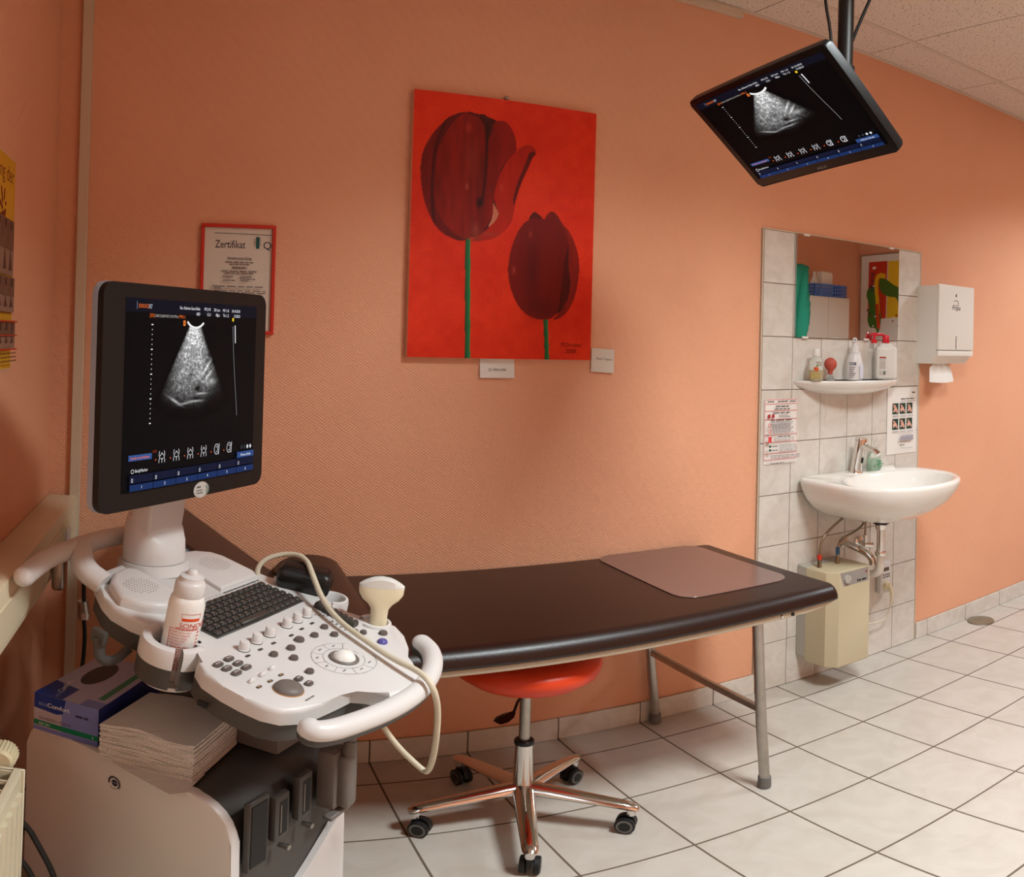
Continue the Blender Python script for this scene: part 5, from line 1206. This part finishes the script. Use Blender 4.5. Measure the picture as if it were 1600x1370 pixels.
# things carried by the machine ------------------------------------
def place(o, M): o.matrix_world = M; return o
gb = thing('gel_bottle', 'white gel squeeze bottle lettered SONO in red in the console holder', 'bottle'); 
place(gb, M_pan @ Matrix.Translation((HC[0] + .006, HC[1] - .002, -.0795)) @ Matrix.Rotation(R(-34), 4, 'Z'))
lathe_part('bottle', [(0, 0), (.030, 0), (.032, .004), (.032, .150), (.030, .160), (.026, .168), (.024, .170), (0, .170)], 'white_gloss', gb, n=40)
lathe_part('cap', [(0, .169), (.0265, .169), (.027, .172), (.0265, .190), (.023, .195), (.0215, .196), (.0205, .204), (.010, .207), (.008, .214), (.005, .216), (0, .216)], 'white_plastic', gb, n=32)
p = Print(); rd = (206, 62, 34)
for k in range(8): x0, x1 = -.014 + k * .004, -.010 + k * .004; p.poly([(x0, .128), (x1, .128), (x1, .1335), (x0, .1335)], (222, 76, 36), 1)
p.line([(-.015 + .0034 * k, .142) for k in range(11)], .0008, rd); p.line([(-.015, .142), (-.015, .133)], .0008, rd); p.line([(.019, .142), (.019, .133)], .0008, rd)
p.text('SONOGEL', -.017, .1145, .0138, rd)
for k in range(9): p.line([(-.032 + .006 * k, .110), (-.026 + .006 * k, .110)], .0009, rd, 3)
p.line([(-.032, .110), (-.032, .02)], .0012, rd); p.scribble(-.022, .018, .1115, .0016, rd, 6)
for k, t_ in enumerate(('Contact gel for use in', 'ultrasonic diagnosis', 'ultrasonic therapy', 'ECG, EEG, EMG', 'Defibrillation')): p.text(t_, -.029, .1035 - k * .006, .0052, rd, width=(.036, .034, .030, .026, .022)[k])
for k in range(10): p.scribble(-.026, .006 + .004 * (k % 3), .074 - k * .0052, .0018, rd, 5); p.disc(-.0295, .075 - k * .0052, .0009, rd, 6); p.scribble(.017, .023, .104 - k * .007, .0022, rd, 1)
p.build('label_print', 'print', gb, wrap(.0321), step=.00001)

# convex probe in the right cup
pb = thing('convex_probe', 'cream convex ultrasound probe standing in the console cup', 'ultrasound probe')
place(pb, M_us @ Matrix.Translation((.197, -.128, .722)) @ Matrix.Rotation(R(-62), 4, 'Z') @ Matrix.Rotation(R(4), 4, 'Y'))
b = MB(); rings = []
for z, wx, wy in ((0, .010, .010), (.01, .0155, .014), (.04, .0175, .015), (.07, .0165, .0145), (.088, .0175, .0145), (.098, .024, .0145), (.108, .036, .0145), (.120, .0435, .0145), (.134, .0445, .014)):
    rings.append([V(wx * (1 if math.cos(a) > 0 else -1) * abs(math.cos(a)) ** .8, wy * (1 if math.sin(a) > 0 else -1) * abs(math.sin(a)) ** .8, z) for a in [2 * PI * q / 28 for q in range(28)]])
b.loft(rings); b.make('probe_grip', 'probe_cream', pb, smooth=60)
b = MB(); rings = []
for s_ in (1, .97, .9, .75, .5, .2):
    rings.append([V(.0445 * (1 if math.cos(a) > 0 else -1) * abs(math.cos(a)) ** .8 * (1), .0138 * s_ * (1 if math.sin(a) > 0 else -1) * abs(math.sin(a)) ** .8, .1342 + (.018 * (1 - (abs(math.cos(a)) ** .8) ** 2)) * 1 + .006 * (1 - s_) - .0 * s_) for a in [2 * PI * q / 28 for q in range(28)]])
rings = [[V(p_.x, p_.y, .1342) for p_ in rings[0]]] + rings
b.loft(rings); b.make('probe_lens', 'milky_plastic', pb, smooth=60)
# probe cable: over the console, down past the handle and back up to the connector
cab = [(.205, .160, .822), (.208, .163, .845), (.225, .150, .866), (.250, .110, .878), (.246, .065, .876), (.20, .02, .855), (.155, -.03, .822), (.115, -.09, .800), (.085, -.16, .785), (.050, -.235, .772), (.025, -.300, .768), (.010, -.328, .750), (.030, -.330, .70), (.050, -.320, .62), (.085, -.30, .55), (.115, -.28, .505), (.128, -.268, .498), (.125, -.255, .510), (.105, -.22, .56), (.095, -.185, .62), (.09, -.165, .67)]
cb_ = MB(); pts_ = [M_us @ V(*q) for q in cab]; cb_.tube(smoothpts([tuple(q) for q in pts_], 3, False), .0058, 10)
tag(cb_.make('probe_cable', 'cable_cream', smooth=60), 'cream probe cable draped across the console and looping below the front handle', 'cable')
# black endocavity holder / clamp
bc = thing('probe_holder', 'black moulded probe holder clipped to the right console edge', 'probe holder')
place(bc, M_pan @ Matrix.Translation((.228, .060, .026)) @ Matrix.Rotation(R(-70), 4, 'Z') @ Matrix.Rotation(R(8), 4, 'X'))
b = MB(); b.loft([[V(x * s_, y * s2, z) for x, y in rrect(-.058, -.031, .058, .031, .012, 4)] for s_, s2, z in ((.86, .7, -.030), (.95, .95, -.018), (1, 1, .0), (.96, .85, .018), (.80, .6, .026))]); b.make('holder_shell', 'black_plastic', bc, smooth=45)
b = MB(); b.tube([(-.03, -.0275, .010), (.0, -.0295, .012), (.028, -.0275, .010)], .0022, 8); b.make('moulded_rib', 'black_soft', bc)

# glove box
gx = thing('glove_box', 'blue-violet cardboard dispenser box of nitrile gloves on the cart', 'glove box'); GA = R(15.5)
place(gx, M_us @ Matrix.Translation((-.094, .323, BT + .001)) @ Matrix.Rotation(GA, 4, 'Z'))
GL, GD, GH = .245, .142, .086
b = MB(); b.box((0, 0, GH / 2), (GL, GD, GH), .0015, 1); b.make('carton', 'glove_box', gx)
bl, bl2, lv, gn, pk_ = (26, 52, 128), (34, 66, 150), (188, 184, 208), (22, 120, 84), (206, 196, 206)
p = Print(); X0 = -GL / 2
p.rect(X0, -GD / 2, GL / 2, GD / 2, (176, 170, 196)); p.poly([(X0, GD / 2), (X0 + .075, GD / 2), (X0 + .060, .008), (X0, .008)], bl); p.rect(X0, -GD / 2, X0 + .03, -.03, (120, 128, 190))
p.poly([(X0 + .04, -GD / 2 + .012), (GL / 2, -GD / 2 + .012), (GL / 2, -GD / 2 + .026), (X0 + .04, -GD / 2 + .026)], gn)
p.poly([(.0 + .062 * math.cos(R(a)) + .028, .016 + .026 * math.sin(R(a))) for a in range(0, 360, 12)], (10, 12, 28))
p.build('top_print', 'print_gloss', gx, o=(0, 0, GH), ax=(1, 0, 0), ay=(0, 1, 0))
q = Print(); q.text('eco', -.008, 0, .017, (130, 150, 210)); q.text('Comfort', .018, 0, .017, (235, 238, 245))
q.build('top_logo', 'print_gloss', gx, o=(X0 + .012, .022, GH + .0008), ax=(1, .25, 0), ay=(-.25, 1, 0), step=.00002)
p = Print(); p.rect(-GD / 2, 0, GD / 2, GH, (176, 168, 178)); p.poly([(-.01, 0), (GD / 2, 0), (GD / 2, GH), (-.006, GH)], (120, 128, 188)); p.poly([(-GD / 2, GH), (.0, GH), (-.006, GH - .034), (-.02, GH - .038), (-GD / 2, GH - .034)], bl); p.rect(-GD / 2, .012, GD / 2, .024, gn); p.rect(-GD / 2, 0, GD / 2, .010, (110, 116, 180))
p.text('eco', -GD / 2 + .010, GH - .026, .014, (130, 150, 210)); p.text('Comfort', -GD / 2 + .030, GH - .026, .014, (235, 238, 245)); p.text('GentleSkin Nitrile', -GD / 2 + .012, .028, .010, (90, 80, 90), width=.072); p.text('REF 871', -GD / 2 + .012, .0145, .008, (220, 230, 225)); p.scribble(.022, .05, .055, .005, (60, 60, 90), 2); p.text('S', GD / 2 - .012, .0145, .008, (220, 230, 225))
p.build('end_print', 'print_gloss', gx, o=(X0, 0, 0), ax=(0, -1, 0), ay=(0, 0, 1), step=.00005)
p = Print(); p.rect(-GL / 2, 0, GL / 2, GH, (52, 66, 150)); p.rect(-GL / 2, .012, GL / 2, .024, gn); p.build('side_print', 'print_gloss', gx, o=(0, -GD / 2, 0), ax=(1, 0, 0), ay=(0, 0, 1))

# stack of folded paper towels
MT = M_us @ Matrix.Translation((-.112, .120, BT + .0015)) @ Matrix.Rotation(R(12.5), 4, 'Z')
NT = 22; tw, td_ = .176, .186
towel_me = None
for k in range(NT):
    b = MB(); th_ = .0033; rings = []
    for i in range(11):
        u = -1 + .2 * i; lift = (.0055 * math.exp(-(u * 2.6) ** 2) * (k / NT) ** .5 + .0035 * math.sin(u * 4 + .4) * (k / NT))
        rings.append([V(x * tw / 2 + (.0 if abs(x) < 1 else x * random.uniform(-.0015, .0015)), u * td_ / 2, z_ + lift) for x, z_ in ((-1, 0), (-.3, 0), (.3, 0), (1, 0), (1.0, th_ * .9), (.3, th_), (-.3, th_), (-1, th_ * .9))])
    b.loft(rings)
    o = b.make('folded_towel', 'towel_paper', None, smooth=35)
    place(o, MT @ Matrix.Translation((random.uniform(-.0012, .0012), random.uniform(-.0012, .0012), k * .0036)) @ Matrix.Rotation(R(random.uniform(-.6, .6)), 4, 'Z'))
    tag(o, 'folded embossed paper towel in the stack beside the glove box', 'paper towel', 'folded paper towels stacked on the cart')
# one loose towel under the stack, hanging over the rounded edge of the cart
b = MB(); b.prism([(-.06, .075), (-.095, .060), (-.144, -.080), (-.126, -.099), (-.05, -.096)], 0, .0008); o = b.make('loose_towel', 'towel_paper', None, smooth=0); place(o, MT @ Matrix.Translation((0, 0, -.0011)))
tag(o, 'single paper towel sticking out below the towel stack over the cart edge', 'paper towel')

# cables hanging behind the machine
hc = thing('hanging_cable', 'black cable with metal coupling hanging below the rear handle', 'cable', (0, 0, 0))
hose([(-2.030, -.36, .800), (-2.010, -.34, .795), (-1.995, -.33, .765), (-1.992, -.32, .70), (-1.990, -.32, .62), (-1.986, -.31, .55), (-1.992, -.31, .45), (-2.02, -.30, .30), (-2.04, -.30, .02)], .0055, 'cable_black', 'cable', hc)
b = MB(); b.cyl((-1.994, -.323, .665), (-1.990, -.32, .625), .013, .015, 18); b.cyl((-1.990, -.32, .628), (-1.989, -.325, .612), .017, .014, 18); b.make('coupling', 'steel', hc)
b = MB(); b.box((-2.040, -.42, .765), (.030, .034, .085), .010, 3); tag(b.make('metal_plug', 'steel', smooth=50), 'brushed metal plug housing hanging below the left trunking', 'plug')
for k, (lab, pts) in enumerate((('upper of two black mains cables behind the radiator end', [(-2.06, -1.0, .50), (-1.985, -1.00, .43), (-1.962, -.985, .36), (-1.940, -.965, .28), (-1.93, -.94, .18), (-1.95, -.88, .02)]), ('lower of two black mains cables behind the radiator end', [(-2.06, -1.01, .40), (-1.992, -1.005, .345), (-1.972, -.998, .30), (-1.955, -.985, .22), (-1.95, -.96, .12), (-1.97, -.92, .02)]))):
    tag(hose(pts, .0055, 'cable_black', 'mains_cable'), lab, 'cable')
